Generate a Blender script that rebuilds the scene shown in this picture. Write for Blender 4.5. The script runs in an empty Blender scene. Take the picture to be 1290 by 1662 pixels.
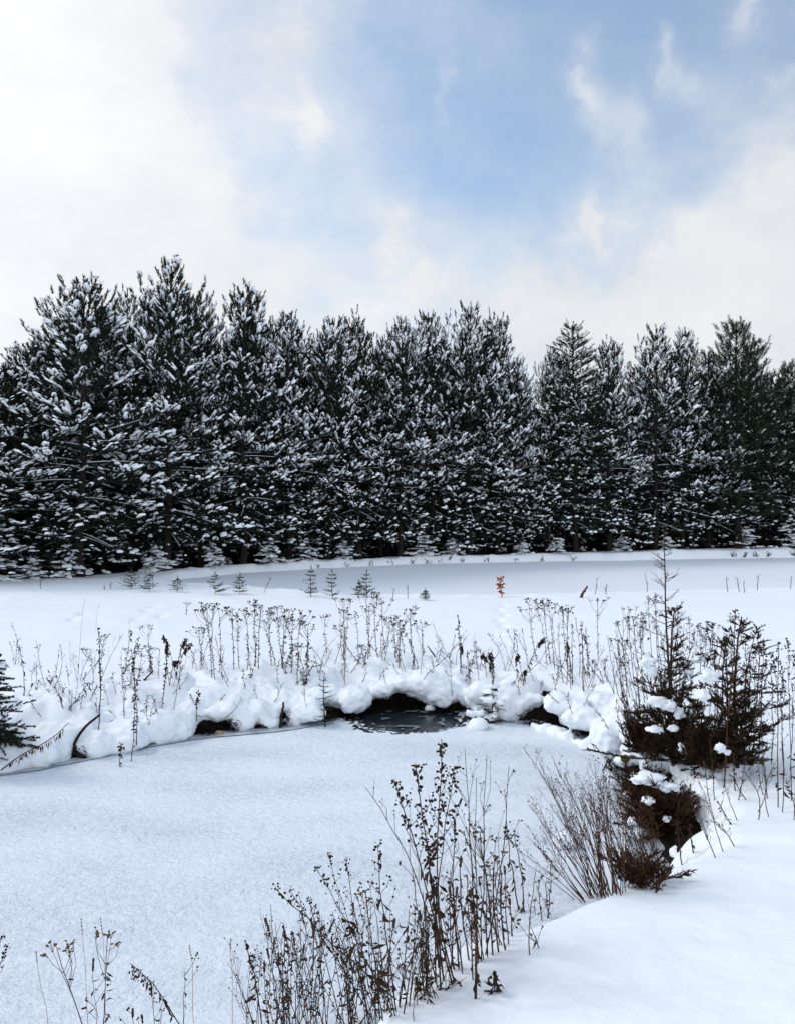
import bpy, math, random
import numpy as np
from mathutils import Vector

R = math.radians
scene = bpy.context.scene
col = scene.collection

# ------------------------------------------------------------------ camera, sky, sun, exposure
ZC = 3.0                       # eye height above the pond ice
FPX = 831.0 / math.tan(R(33.5))
cam_d = bpy.data.cameras.new('camera')
cam_d.sensor_fit = 'VERTICAL'
cam_d.sensor_height = 24.0
cam_d.lens = 12.0 / math.tan(R(33.5))
cam_d.clip_start = 0.05
cam_d.clip_end = 6000
cam = bpy.data.objects.new('camera', cam_d)
col.objects.link(cam)
cam.location = (0, 0, ZC)
cam.rotation_euler = (R(90), 0, 0)
scene.camera = cam

SUN_AZ, SUN_EL = -72.0, 44.0
scene.view_settings.view_transform = 'Standard'
scene.view_settings.look = 'None'
scene.view_settings.gamma = 1.0
scene.view_settings.use_curve_mapping = False
scene.view_settings.exposure = 0.08

sun_d = bpy.data.lights.new('sun', 'SUN')
sun_d.energy = 1.2
sun_d.angle = R(14)
sun_d.color = (1.0, 0.95, 0.87)
sun = bpy.data.objects.new('sun', sun_d)
col.objects.link(sun)
sdir = Vector((math.sin(R(SUN_AZ)) * math.cos(R(SUN_EL)), math.cos(R(SUN_AZ)) * math.cos(R(SUN_EL)), math.sin(R(SUN_EL))))
sun.rotation_euler = sdir.to_track_quat('Z', 'Y').to_euler()
sun.location = (-20, 30, 30)

world = bpy.data.worlds.new('World')
scene.world = world
world.use_nodes = True


def build_world():
    nt = world.node_tree
    N, Lk = nt.nodes, nt.links
    N.clear()
    out = N.new('ShaderNodeOutputWorld')
    bg = N.new('ShaderNodeBackground')
    Lk.new(bg.outputs[0], out.inputs[0])

    def m(op, a, b=None, c=None, clamp=False):
        n = N.new('ShaderNodeMath')
        n.operation = op
        n.use_clamp = clamp
        for i, q in enumerate((a, b, c)):
            if q is None:
                continue
            if isinstance(q, (int, float)):
                n.inputs[i].default_value = q
            else:
                Lk.new(q, n.inputs[i])
        return n.outputs[0]

    sky = N.new('ShaderNodeTexSky')
    sky.sky_type = 'NISHITA'
    sky.sun_disc = False
    sky.sun_elevation = R(SUN_EL)
    sky.sun_rotation = R(SUN_AZ)
    sky.air_density = 1.0
    sky.dust_density = 0.6
    sky.ozone_density = 2.0
    tc = N.new('ShaderNodeTexCoord')
    sep = N.new('ShaderNodeSeparateXYZ')
    Lk.new(tc.outputs['Generated'], sep.inputs[0])
    x, y, z = sep.outputs
    az = m('MULTIPLY', m('ARCTAN2', x, y), 57.2958)
    el = m('MULTIPLY', m('ARCSINE', z), 57.2958)

    def noise(scale, det, rough, sx=1, sy=1, sz=1, off=0.0):
        mp = N.new('ShaderNodeMapping')
        Lk.new(tc.outputs['Generated'], mp.inputs[0])
        mp.inputs['Scale'].default_value = (sx, sy, sz)
        mp.inputs['Location'].default_value = (off, off * .7, off * .3)
        n = N.new('ShaderNodeTexNoise')
        Lk.new(mp.outputs[0], n.inputs['Vector'])
        n.inputs['Scale'].default_value = scale
        n.inputs['Detail'].default_value = det
        n.inputs['Roughness'].default_value = rough
        return n
    w1 = noise(3.5, 5, .62)
    wsep = N.new('ShaderNodeSeparateColor')
    Lk.new(w1.outputs['Color'], wsep.inputs[0])
    azw = m('ADD', az, m('MULTIPLY', m('SUBTRACT', wsep.outputs[0], .5), 26))
    elw = m('ADD', el, m('MULTIPLY', m('SUBTRACT', wsep.outputs[1], .5), 26))
    w2 = noise(11, 6, .65, off=3)
    wsep2 = N.new('ShaderNodeSeparateColor')
    Lk.new(w2.outputs['Color'], wsep2.inputs[0])
    azf = m('ADD', az, m('MULTIPLY', m('SUBTRACT', wsep2.outputs[0], .5), 8))
    elf = m('ADD', el, m('MULTIPLY', m('SUBTRACT', wsep2.outputs[1], .5), 8))

    def px(p, q):
        a = math.atan((p - 645) / FPX)
        return math.degrees(a), math.degrees(math.atan((831 - q) / FPX * math.cos(a)))

    def g(A, E, p, q, sa, se, amp=1.0, rot=0.0):
        a0, e0 = px(p, q)
        da, de = m('SUBTRACT', A, a0), m('SUBTRACT', E, e0)
        if rot:
            c, s = math.cos(R(rot)), math.sin(R(rot))
            da, de = (m('ADD', m('MULTIPLY', da, c), m('MULTIPLY', de, s)),
                      m('SUBTRACT', m('MULTIPLY', de, c), m('MULTIPLY', da, s)))
        qd = m('ADD', m('POWER', m('DIVIDE', da, sa), 2), m('POWER', m('DIVIDE', de, se), 2))
        return m('MULTIPLY', m('POWER', 2.71828, m('MULTIPLY', qd, -1)), amp)

    def total(lst):
        r = lst[0]
        for q in lst[1:]:
            r = m('ADD', r, q)
        return r
    fb = noise(5, 8, .6, sx=1, sy=1, sz=1.6, off=1.7)
    fbf = m('MULTIPLY_ADD', fb.outputs['Fac'], 2.4, -0.2)
    # wide soft veils and banks
    soft = total([
        g(azw, elw, 60, 330, 9, 26, 1.0),
        g(azw, elw, 0, 60, 13, 20, .8),
        g(azw, elw, 330, 560, 22, 7, .8),
        g(azw, elw, 1000, 590, 9, 6, .75),
        g(azf, elf, 1265, 380, 5.6, 7.6, 1.1),
        g(azw, elw, 1300, 570, 15, 5.5, .9),
        g(azw, elw, 430, 60, 6, 9, .3),
        g(azw, elw, 640, 240, 6, 15, .34, 30)])
    soft = m('MULTIPLY', soft, m('MULTIPLY_ADD', fbf, .40, .60))
    veil = m('MULTIPLY_ADD', m('SUBTRACT', fb.outputs['Fac'], .5), .55, .16, clamp=True)
    soft = m('ADD', soft, veil)
    wisps = total([
        g(azf, elf, 1000, 200, 2.0, 3.2, .5, 25),
        g(azf, elf, 945, 135, 1.3, 1.2, .5),
        g(azf, elf, 1075, 95, .8, 1.3, .3),
        g(azf, elf, 1110, 140, 1.4, 1.4, .3),
        g(azf, elf, 966, 350, .9, 1.5, .6, 15),
        g(azf, elf, 645, 390, 1.3, 1.4, .3),
        g(azf, elf, 688, 460, 1.1, .7, 1.0, 25),
        g(azf, elf, 512, 200, .9, 2.2, .35),
        g(azf, elf, 718, 140, .5, 1.1, .15),
        g(azf, elf, 1205, 30, 1.0, 1.2, .35),
        g(azf, elf, 1260, 130, 1.2, .8, .2),
        g(azf, elf, 435, 500, 1.2, 1.2, .8),
        g(azf, elf, 470, 60, 2.6, 3.4, .3, -30)])
    mask = m('MINIMUM', m('ADD', soft, wisps), 1.0)
    mask = m('MAXIMUM', mask, 0.0)
    # paler towards the horizon, more cloud overhead and behind the viewer
    hor = m('MULTIPLY', m('POWER', 2.71828, m('MULTIPLY', m('MAXIMUM', el, 0), -.075)), .60)
    back = m('MULTIPLY', m('SUBTRACT', .35, y, clamp=True), 0.9, clamp=True)
    mask = m('MAXIMUM', mask, m('MAXIMUM', hor, m('MULTIPLY', back, .75)))

    mix0 = N.new('ShaderNodeMix')
    mix0.data_type = 'RGBA'
    mix0.blend_type = 'MULTIPLY'
    mix0.inputs[0].default_value = 1
    Lk.new(sky.outputs[0], mix0.inputs[6])
    mix0.inputs[7].default_value = (SKY_GAIN * 1.26, SKY_GAIN * 1.29, SKY_GAIN * 1.20, 1)
    # cloud colour: greyer towards the right, brilliant towards the veiled sun
    glow = g(azw, elw, -150, 250, 15, 24, 1.0)
    glow2 = g(az, el, -100, 330, 30, 40, .35)
    cr = N.new('ShaderNodeMix')
    cr.data_type = 'RGBA'
    K = 1.0 / SKY_STRENGTH
    cr.inputs[6].default_value = (.68 * K, .71 * K, .755 * K, 1)
    cr.inputs[7].default_value = (.82 * K, .835 * K, .855 * K, 1)
    Lk.new(m('MULTIPLY_ADD', fb.outputs['Fac'], 2.6, -.75, clamp=True), cr.inputs[0])
    lift = N.new('ShaderNodeMix')
    lift.data_type = 'RGBA'
    lift.blend_type = 'MULTIPLY'
    lift.inputs[0].default_value = 1
    Lk.new(cr.outputs[2], lift.inputs[6])
    comb = N.new('ShaderNodeCombineColor')
    up = m('MULTIPLY_ADD', m('MULTIPLY', m('SUBTRACT', .45, y), 1.6, clamp=True), .75, 1.0)  # brightens the unseen sky behind the viewer to raise ambient light
    for k in range(3):
        Lk.new(up, comb.inputs[k])
    Lk.new(comb.outputs[0], lift.inputs[7])
    mixc = N.new('ShaderNodeMix')
    mixc.data_type = 'RGBA'
    Lk.new(mask, mixc.inputs[0])
    Lk.new(mix0.outputs[2], mixc.inputs[6])
    Lk.new(lift.outputs[2], mixc.inputs[7])
    gl = N.new('ShaderNodeMix')
    gl.data_type = 'RGBA'
    gl.blend_type = 'ADD'
    Lk.new(m('ADD', m('MULTIPLY', glow, GLOW), m('MULTIPLY', m('MULTIPLY', glow2, mask), .12)), gl.inputs[0])
    gl.clamp_factor = False
    Lk.new(mixc.outputs[2], gl.inputs[6])
    gl.inputs[7].default_value = (1.0 * K, 1.0 * K, 1.0 * K, 1)
    Lk.new(gl.outputs[2], bg.inputs[0])
    bg.inputs[1].default_value = SKY_STRENGTH


SKY_STRENGTH = 0.15            # colours below are in units of 1 / 0.15
SKY_GAIN = 1.0
GLOW = .11
build_world()

# ------------------------------------------------------------------ materials


def material(name, base, rough=.8, var=None, vscale=8.0, bump=None, spec=.2, sss=0.0, detail=4, coord='Object'):
    mt = bpy.data.materials.new(name)
    mt.use_nodes = True
    nt = mt.node_tree
    b = nt.nodes['Principled BSDF']
    b.inputs['Base Color'].default_value = (*base, 1)
    b.inputs['Roughness'].default_value = rough
    b.inputs['Specular IOR Level'].default_value = spec
    tc = nt.nodes.new('ShaderNodeTexCoord')
    if var:
        n = nt.nodes.new('ShaderNodeTexNoise')
        n.inputs['Scale'].default_value = vscale
        n.inputs['Detail'].default_value = detail
        n.inputs['Roughness'].default_value = .6
        nt.links.new(tc.outputs[coord], n.inputs['Vector'])
        cr = nt.nodes.new('ShaderNodeValToRGB')
        cr.color_ramp.elements[0].position = .3
        cr.color_ramp.elements[1].position = .7
        cr.color_ramp.elements[0].color = (*base, 1)
        cr.color_ramp.elements[1].color = (*var, 1)
        nt.links.new(n.outputs['Fac'], cr.inputs[0])
        nt.links.new(cr.outputs[0], b.inputs['Base Color'])
    prev = None
    for (sc_, dist, stretch) in (bump or []):
        mp = nt.nodes.new('ShaderNodeMapping')
        mp.inputs['Scale'].default_value = stretch
        nt.links.new(tc.outputs[coord], mp.inputs[0])
        n = nt.nodes.new('ShaderNodeTexNoise')
        n.inputs['Scale'].default_value = sc_
        n.inputs['Detail'].default_value = 4
        n.inputs['Roughness'].default_value = .6
        nt.links.new(mp.outputs[0], n.inputs['Vector'])
        bp = nt.nodes.new('ShaderNodeBump')
        bp.inputs['Strength'].default_value = 1
        bp.inputs['Distance'].default_value = dist
        nt.links.new(n.outputs['Fac'], bp.inputs['Height'])
        if prev:
            nt.links.new(prev.outputs[0], bp.inputs['Normal'])
        prev = bp
    if prev:
        nt.links.new(prev.outputs[0], b.inputs['Normal'])
    return mt


M = {}
M['snow'] = material('snow', (.83, .86, .90), .75, (.84, .87, .905), 1.2, [(3, .02, (1, 1, 1)), (28, .004, (1, 1, 1))], .15)
M['snow_tree'] = material('brightened_tree_snow', (.90, .92, .94), .75, (.93, .94, .96), 3, None, .1)  # whiter than the ground snow, making up for weak light on the tree fronts
M['ice'] = material('snow_crusted_ice', (.63, .69, .76), .65, (.82, .86, .91), 13,
                    [(6, .035, (1, 1.7, 1)), (18, .034, (1, 1.5, 1)), (50, .012, (1, 1, 1))], .2, detail=8)


def patchy_ice():
    # wide bands where the wind has smoothed the crust, and greyer, thinner patches
    nt = M['ice'].node_tree
    b = nt.nodes['Principled BSDF']
    tc = [n for n in nt.nodes if n.type == 'TEX_COORD'][0]
    mp = nt.nodes.new('ShaderNodeMapping')
    mp.inputs['Scale'].default_value = (.35, .8, 1)
    mp.inputs['Rotation'].default_value = (0, 0, .35)
    nt.links.new(tc.outputs['Object'], mp.inputs[0])
    n = nt.nodes.new('ShaderNodeTexNoise')
    n.inputs['Scale'].default_value = 1.1
    n.inputs['Detail'].default_value = 5
    nt.links.new(mp.outputs[0], n.inputs['Vector'])
    cr = nt.nodes.new('ShaderNodeValToRGB')
    cr.color_ramp.elements[0].position = .36
    cr.color_ramp.elements[1].position = .62
    nt.links.new(n.outputs['Fac'], cr.inputs[0])
    mx = nt.nodes.new('ShaderNodeMix')
    mx.data_type = 'RGBA'
    nt.links.new(cr.outputs[0], mx.inputs[0])
    old = b.inputs['Base Color'].links[0].from_socket
    nt.links.new(old, mx.inputs[6])
    mx.inputs[7].default_value = (.80, .84, .89, 1)
    ml = nt.nodes.new('ShaderNodeMath')
    ml.operation = 'MULTIPLY'
    ml.inputs[1].default_value = .5
    nt.links.new(cr.outputs[0], ml.inputs[0])
    nt.links.new(ml.outputs[0], mx.inputs[0])
    nt.links.new(mx.outputs[2], b.inputs['Base Color'])
    for bp in [q for q in nt.nodes if q.type == 'BUMP']:
        mr = nt.nodes.new('ShaderNodeMath')
        mr.operation = 'MULTIPLY_ADD'
        mr.inputs[1].default_value = -.45
        mr.inputs[2].default_value = 1
        nt.links.new(cr.outputs[0], mr.inputs[0])
        nt.links.new(mr.outputs[0], bp.inputs['Strength'])


patchy_ice()
M['pond_two'] = material('snow_on_far_ice', (.74, .77, .82), .7, (.78, .81, .86), .3, [(6, .006, (1, 1, 1))], .15)
M['slush'] = material('slush', (.035, .045, .052), .25, (.30, .34, .38), 16, [(40, .006, (1, 1, 1))], .4)
M['wet_ice'] = material('wet_shore_ice', (.20, .235, .26), .35, (.55, .60, .65), 4, [(30, .004, (1, 1, 1))], .4, detail=6)
M['water'] = material('dark_water', (.012, .017, .021), .16, (.02, .027, .033), 5, [(14, .003, (1, 1, 1))], .5)
M['earth'] = material('shaded_bank_soil', (.006, .005, .004), .95, (.020, .015, .010), 14, [(22, .03, (1, 1, 1))], .05)  # soil taken near black, so its colour holds the shade of the hollows
M['floor'] = material('shaded_needle_litter', (.010, .009, .007), .95, (.022, .018, .013), 3, [(12, .03, (1, 1, 1))], .05)  # litter colour deepened to near black with the shade under the trees
M['needle'] = material('pine_needle', (.008, .014, .010), .6, (.015, .024, .015), 1.5, None, .15)
M['needle_green'] = material('white_pine_needle', (.009, .019, .009), .6, (.017, .030, .014), 1.5, None, .15)
M['needle_dark'] = material('spruce_needle', (.012, .022, .014), .6, (.02, .034, .02), 1.5, None, .15)
M['sapling'] = material('sapling_needle', (.025, .05, .025), .6, (.05, .08, .04), 9, None, .15)
M['bark'] = material('pine_bark', (.018, .015, .013), .9, (.045, .036, .030), 9, [(18, .02, (1, 1, .25))], .05)
M['twig'] = material('twig_bark', (.030, .020, .015), .85, (.07, .045, .03), 14, None, .1)
M['stalk'] = material('dry_stalk', (.028, .019, .013), .85, (.085, .055, .035), 11, None, .1)
M['stalk_red'] = material('reddish_stalk', (.05, .022, .015), .85, (.10, .05, .03), 11, None, .1)
M['head'] = material('dry_seed_head', (.016, .011, .008), .9, (.045, .030, .018), 30, None, .05)
M['head_tan'] = material('tan_seed_head', (.07, .04, .02), .9, (.16, .10, .055), 40, None, .05)
M['leaf'] = material('withered_leaf', (.02, .013, .010), .85, (.06, .038, .022), 20, None, .1)
M['leaf_red'] = material('oak_leaf_red', (.28, .06, .025), .7, (.40, .11, .04), 20, None, .2)
M['cedar'] = material('winter_cedar', (.017, .015, .008), .8, (.052, .028, .014), 4, None, .1)
M['juniper'] = material('rusty_juniper', (.022, .013, .007), .8, (.070, .032, .015), 5, None, .1)
M['grass'] = material('pale_grass', (.17, .12, .07), .8, (.25, .19, .11), 9, None, .1)
M['moss'] = material('moss', (.05, .055, .012), .95, (.14, .13, .02), 9, None, .05)
M['stone'] = material('yellowish_stone', (.22, .17, .09), .85, (.38, .31, .17), 12, [(20, .01, (1, 1, 1))], .2)
M['rock'] = material('dark_rock', (.03, .028, .026), .85, (.07, .065, .06), 9, [(14, .02, (1, 1, 1))], .2)

# ------------------------------------------------------------------ mesh helpers


def new_mesh(name, V, faces):
    """faces: list of integer arrays, each (n,3) or (n,4)"""
    me = bpy.data.meshes.new(name)
    V = np.asarray(V, np.float32)
    faces = [np.asarray(f, np.int32) for f in faces if len(f)]
    nl = sum(f.size for f in faces)
    nf = sum(len(f) for f in faces)
    me.vertices.add(len(V))
    me.vertices.foreach_set('co', V.ravel())
    me.loops.add(nl)
    me.loops.foreach_set('vertex_index', np.concatenate([f.ravel() for f in faces]))
    me.polygons.add(nf)
    sizes = np.concatenate([np.full(len(f), f.shape[1], np.int32) for f in faces])
    starts = np.concatenate([[0], np.cumsum(sizes)[:-1]]).astype(np.int32)
    me.polygons.foreach_set('loop_start', starts)
    me.update(calc_edges=True)
    me.validate()
    return me


def link(name, me, mat, parent=None, smooth=True):
    o = bpy.data.objects.new(name, me)
    col.objects.link(o)
    if mat and not me.materials:
        me.materials.append(mat)
    if smooth:
        me.polygons.foreach_set('use_smooth', np.ones(len(me.polygons), bool))
    if parent:
        o.parent = parent
    return o


def tag(o, label=None, cat=None, group=None, kind=None):
    if label:
        o['label'] = label
    if cat:
        o['category'] = cat
    if group:
        o['group'] = group
    if kind:
        o['kind'] = kind
    return o


def thing(name, label, cat, loc, group=None):
    o = bpy.data.objects.new(name, None)
    o.empty_display_size = .1
    col.objects.link(o)
    o.location = tuple(float(c) for c in loc)
    return tag(o, label, cat, group)


def unit(v):
    v = np.asarray(v, float)
    return v / (np.linalg.norm(v, axis=-1, keepdims=True) + 1e-9)


_t = (1 + 5 ** .5) / 2
ICO_V = unit(np.array([(-1, _t, 0), (1, _t, 0), (-1, -_t, 0), (1, -_t, 0), (0, -1, _t), (0, 1, _t), (0, -1, -_t), (0, 1, -_t),
                       (_t, 0, -1), (_t, 0, 1), (-_t, 0, -1), (-_t, 0, 1)], float))
ICO_F = np.array([(0, 11, 5), (0, 5, 1), (0, 1, 7), (0, 7, 10), (0, 10, 11), (1, 5, 9), (5, 11, 4), (11, 10, 2), (10, 7, 6), (7, 1, 8),
                  (3, 9, 4), (3, 4, 2), (3, 2, 6), (3, 6, 8), (3, 8, 9), (4, 9, 5), (2, 4, 11), (6, 2, 10), (8, 6, 7), (9, 8, 1)])


def subdivide(V, F):
    V = [tuple(v) for v in V]
    cache = {}

    def mid(a, b):
        k = (min(a, b), max(a, b))
        if k not in cache:
            p = unit((np.array(V[a]) + np.array(V[b])) / 2)
            cache[k] = len(V)
            V.append(tuple(p))
        return cache[k]
    G = []
    for a, b, c in F:
        ab, bc, ca = mid(a, b), mid(b, c), mid(c, a)
        G += [(a, ab, ca), (b, bc, ab), (c, ca, bc), (ab, bc, ca)]
    return np.array(V), np.array(G)


ICO2_V, ICO2_F = subdivide(ICO_V, ICO_F)
ICO3_V, ICO3_F = subdivide(ICO2_V, ICO2_F)


class MB:
    def __init__(self):
        self.v, self.t, self.q, self.n = [], [], [], 0

    def add(self, V, tris=None, quads=None):
        V = np.asarray(V, float)
        if tris is not None:
            self.t.append(np.asarray(tris) + self.n)
        if quads is not None:
            self.q.append(np.asarray(quads) + self.n)
        self.v.append(V)
        self.n += len(V)

    def tube(self, P, r0, r1, sides=4):
        P = np.asarray(P, float)
        n = len(P)
        T = unit(np.gradient(P, axis=0))
        ref = np.array([0.31, .95, .05]) if abs(T[0][1]) < .8 else np.array([1., 0, .1])
        A = unit(np.cross(T, ref))
        B = np.cross(T, A)
        rr = np.linspace(r0, r1, n)[:, None, None] if np.isscalar(r0) else np.asarray(r0)[:, None, None]
        a = np.arange(sides) * 2 * math.pi / sides
        V = P[:, None, :] + rr * (A[:, None, :] * np.cos(a)[None, :, None] + B[:, None, :] * np.sin(a)[None, :, None])
        V = V.reshape(-1, 3)
        i, j = np.meshgrid(np.arange(n - 1), np.arange(sides), indexing='ij')
        k = (j + 1) % sides
        Q = np.stack([i * sides + j, i * sides + k, (i + 1) * sides + k, (i + 1) * sides + j], -1).reshape(-1, 4)
        self.add(V, quads=Q)

    def leaf(self, p, d, L, w, rng, curl=.5):
        d = unit(d)
        side = unit(np.cross(d, rng.normal(size=3)))
        nrm = np.cross(d, side)
        p = np.asarray(p, float)
        a = p + d * L * .5 + side * w * .5 + nrm * w * curl
        b = p + d * L * .5 - side * w * .5 + nrm * w * curl
        mid = p + d * L * .55
        tip = p + d * L + nrm * L * curl * rng.uniform(-.5, .5)
        self.add([p, a, mid, b, tip], tris=[(0, 1, 2), (0, 2, 3), (1, 4, 2), (2, 4, 3)])

    def blob(self, p, r, rng, flat=1.0):
        V = ICO_V * r * (1 + rng.uniform(-.3, .3, (12, 1)))
        V = V * np.array([1, 1, flat])
        self.add(V + np.asarray(p), tris=ICO_F)

    def mesh(self, name):
        V = np.concatenate(self.v)
        fs = []
        if self.t:
            fs.append(np.concatenate(self.t))
        if self.q:
            fs.append(np.concatenate(self.q))
        return new_mesh(name, V, fs)

    def build(self, name, mat, parent=None, smooth=False):
        if not self.n:
            return None
        return link(name, self.mesh(name), mat, parent, smooth)


# ------------------------------------------------------------------ noise and terrain
_prng = np.random.RandomState(5)
PERM = np.concatenate([_prng.permutation(256)] * 3)
GRAD = unit(_prng.normal(size=(256, 3)))


def perlin(x, y, z=None):
    x = np.asarray(x, float)
    y = np.asarray(y, float)
    z = np.zeros_like(x) if z is None else np.asarray(z, float)
    xi, yi, zi = np.floor(x).astype(int), np.floor(y).astype(int), np.floor(z).astype(int)
    xf, yf, zf = x - xi, y - yi, z - zi
    xi &= 255
    yi &= 255
    zi &= 255
    f = lambda t: t * t * t * (t * (t * 6 - 15) + 10)
    u, v, w = f(xf), f(yf), f(zf)

    def gr(a, b, c):
        h = PERM[PERM[PERM[xi + a] + yi + b] + zi + c]
        gv = GRAD[h]
        return gv[..., 0] * (xf - a) + gv[..., 1] * (yf - b) + gv[..., 2] * (zf - c)
    lp = lambda t, a, b: a + t * (b - a)
    return 1.6 * lp(w, lp(v, lp(u, gr(0, 0, 0), gr(1, 0, 0)), lp(u, gr(0, 1, 0), gr(1, 1, 0))),
                    lp(v, lp(u, gr(0, 0, 1), gr(1, 0, 1)), lp(u, gr(0, 1, 1), gr(1, 1, 1))))


def fbm(x, y, z=None, oct=4, gain=.5):
    s, a = 0, 1.0
    for k in range(oct):
        f = 2 ** k
        s = s + a * perlin(np.asarray(x) * f + 17 * k, np.asarray(y) * f + 31 * k, None if z is None else np.asarray(z) * f)
        a *= gain
    return s


def smooth(e0, e1, x):
    t = np.clip((x - e0) / (e1 - e0), 0, 1)
    return t * t * (3 - 2 * t)


def P(px, py, Y):
    return np.array([(px - 645) / FPX * Y, Y, ZC - (py - 831) / FPX * Y])


def onz(px, py, z):
    Y = (ZC - z) * FPX / (py - 831)
    return ((px - 645) / FPX * Y, Y)


FAR_PX = [(0, 1255), (60, 1246), (110, 1236), (200, 1218), (300, 1200), (400, 1187), (470, 1180), (550, 1169), (600, 1157), (680, 1151), (750, 1158),
          (800, 1168), (870, 1174), (930, 1194), (985, 1218), (1012, 1262)]
POND = [(-8.5, 7.2), (-6.4, 8.4)] + [onz(a, b, 0) for a, b in FAR_PX] + [(2.30, 7.55), (2.15, 6.6), (1.75, 5.8), (.9, 5.15), (.2, 4.5),
        (-.35, 4.05), (-1, 3.6), (-2, 3.2), (-3.5, 3.0), (-6, 3.2), (-8, 4.6)]
POND = np.array(POND)
POND2 = np.array([onz(a, b, .6) for a, b in [(285, 949), (330, 954), (400, 958), (470, 964), (540, 970), (660, 972), (800, 972), (930, 969), (1000, 966), (1150, 962), (1290, 959),
                  (1500, 955), (1900, 951), (1900, 897), (1500, 900), (1290, 905), (1150, 907), (1000, 910), (850, 912), (700, 915), (600, 919), (500, 924), (400, 930), (330, 937), (285, 942)]])


def sdist(poly, x, y):
    """signed distance, positive outside"""
    x = np.asarray(x, float)
    y = np.asarray(y, float)
    d2 = np.full(x.shape, 1e18)
    inside = np.zeros(x.shape, bool)
    n = len(poly)
    for i in range(n):
        ax, ay = poly[i]
        bx, by = poly[(i + 1) % n]
        ex, ey = bx - ax, by - ay
        t = np.clip(((x - ax) * ex + (y - ay) * ey) / (ex * ex + ey * ey + 1e-12), 0, 1)
        d2 = np.minimum(d2, (x - ax - t * ex) ** 2 + (y - ay - t * ey) ** 2)
        c = ((ay > y) != (by > y)) & (x < (bx - ax) * (y - ay) / (by - ay + 1e-12) + ax)
        inside ^= c
    d = np.sqrt(d2)
    return np.where(inside, -d, d)


CTRL = np.array([
    (0, 0, 1.35), (1.56, 3, 1.0), (3, 3, 1.15), (0, -4, 1.6), (-3, -1, 1.2), (-2, 2, .6), (1.0, 4.6, .68), (-.2, 3.6, .66),
    (1.9, 5.2, .60), (-1.2, 2.9, .5), (-3, 2.2, .4), (2.75, 6.8, .45), (2.9, 8, .4), (3.4, 6.5, .58), (4.5, 8, .55), (3.5, 10.5, .5),
    (-6, 10.6, .55), (-9, 9, .6), (-4, 11.2, .55), (-1.5, 12.6, .52), (0, 13, .5), (2, 12.8, .5), (0, 16, .62), (0, 20, .74), (6, 19, .74), (12, 20, .75), (-6, 19, .78), (-12, 20, .8),
    (-12, 24, .8), (-8, 28, .8), (-4, 33.5, .8), (0, 37, .8), (10, 40, .88), (20, 43, .98), (30, 46, 1.0), (0, 60, 1.2),
    (-20, 40, 1.0), (-30, 15, .8), (30, 15, .8), (15, 5, .95), (-15, 2, .9), (0, -30, 2), (30, -20, 1.6), (-30, -20, 1.6), (50, 60, 1.2), (-50, 60, 1.2), (8, 6, .85), (5, 2.5, 1.25)], float)


def _tps():
    n = len(CTRL)
    d = np.linalg.norm(CTRL[:, None, :2] - CTRL[None, :, :2], axis=-1)
    K = np.where(d > 0, d * d * np.log(d + 1e-9), 0) + np.eye(n) * .05
    Q = np.hstack([np.ones((n, 1)), CTRL[:, :2]])
    A = np.block([[K, Q], [Q.T, np.zeros((3, 3))]])
    return np.linalg.solve(A, np.concatenate([CTRL[:, 2], np.zeros(3)]))


TPS = _tps()


def base_h(x, y):
    r = np.hypot(x, y)
    s = np.minimum(1, 55 / (r + 1e-6))
    xx, yy = x * s, y * s
    z = TPS[-3] + TPS[-2] * xx + TPS[-1] * yy
    for i in range(len(CTRL)):
        d2 = (xx - CTRL[i, 0]) ** 2 + (yy - CTRL[i, 1]) ** 2
        z = z + TPS[i] * .5 * d2 * np.log(d2 + 1e-9)
    return np.clip(z, .2, 3) + np.clip(r - 70, 0, 1e9) * .002


def height(x, y):
    x = np.asarray(x, float)
    y = np.asarray(y, float)
    d1 = sdist(POND, x, y) + .10 * perlin(x * 1.3, y * 1.3) + .05 * perlin(x * 4, y * 4)
    d2 = sdist(POND2, x, y) + .25 * perlin(x * .5, y * .5) + .10 * perlin(x * 1.6, y * 1.6)
    b = base_h(x, y)
    b = b + .05 * perlin(x * .25, y * .25) * smooth(6, 12, y) + .03 * fbm(x * .55, y * .55, oct=3)
    # lumpy snow-covered herbs along the far and right bank
    far = smooth(7.2, 9.2, y) * smooth(2.8, .5, d1)
    bil = 1 - np.abs(fbm(x * 1.5, y * 1.5, oct=3))
    b = b + far * .16 * (bil - .55)
    near = 1 - smooth(5.0, 7.5, y)
    b = b + near * (.010 * fbm(x * 3, y * 3, oct=3) + .03 * perlin(x * .9 + .4 * y, y * 1.1))
    # raised, tufty rim beyond the second pond
    rim = smooth(0, .3, d2) * smooth(1.6, .5, d2)
    b = b + rim * smooth(26, 30, y) * .10 * (1.0 + fbm(x * 1.4, y * 1.4, oct=3))
    b = b + rim * (1 - smooth(24, 27, y)) * .05 * fbm(x * 1.2, y * 1.2, oct=3)
    w = .62 + .35 * perlin(x * .9 + 7, y * .9) + .35 * far
    h = -.35 + (b + .35) * smooth(0.0, 1.0, np.clip((d1 - .02) / np.maximum(w, .3), 0, 1) ** .8)
    h = np.where(d2 < .5, np.minimum(h, .42 + (b - .42) * smooth(-.25, .45, d2)), h)
    for (fx, fy) in PRINTS:
        q = ((x - fx) / .11) ** 2 + ((y - fy) / .2) ** 2
        h = h - .07 * np.exp(-q * 1.2)
    return h


PRINTS = [onz(a, b, .68) for a, b in [(818, 985), (812, 991), (820, 998), (809, 1004), (818, 1012), (805, 1021), (815, 1031),
                                       (250, 990), (236, 997), (262, 1003), (222, 1008), (240, 1018), (135, 1003), (118, 1010)]]


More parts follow.
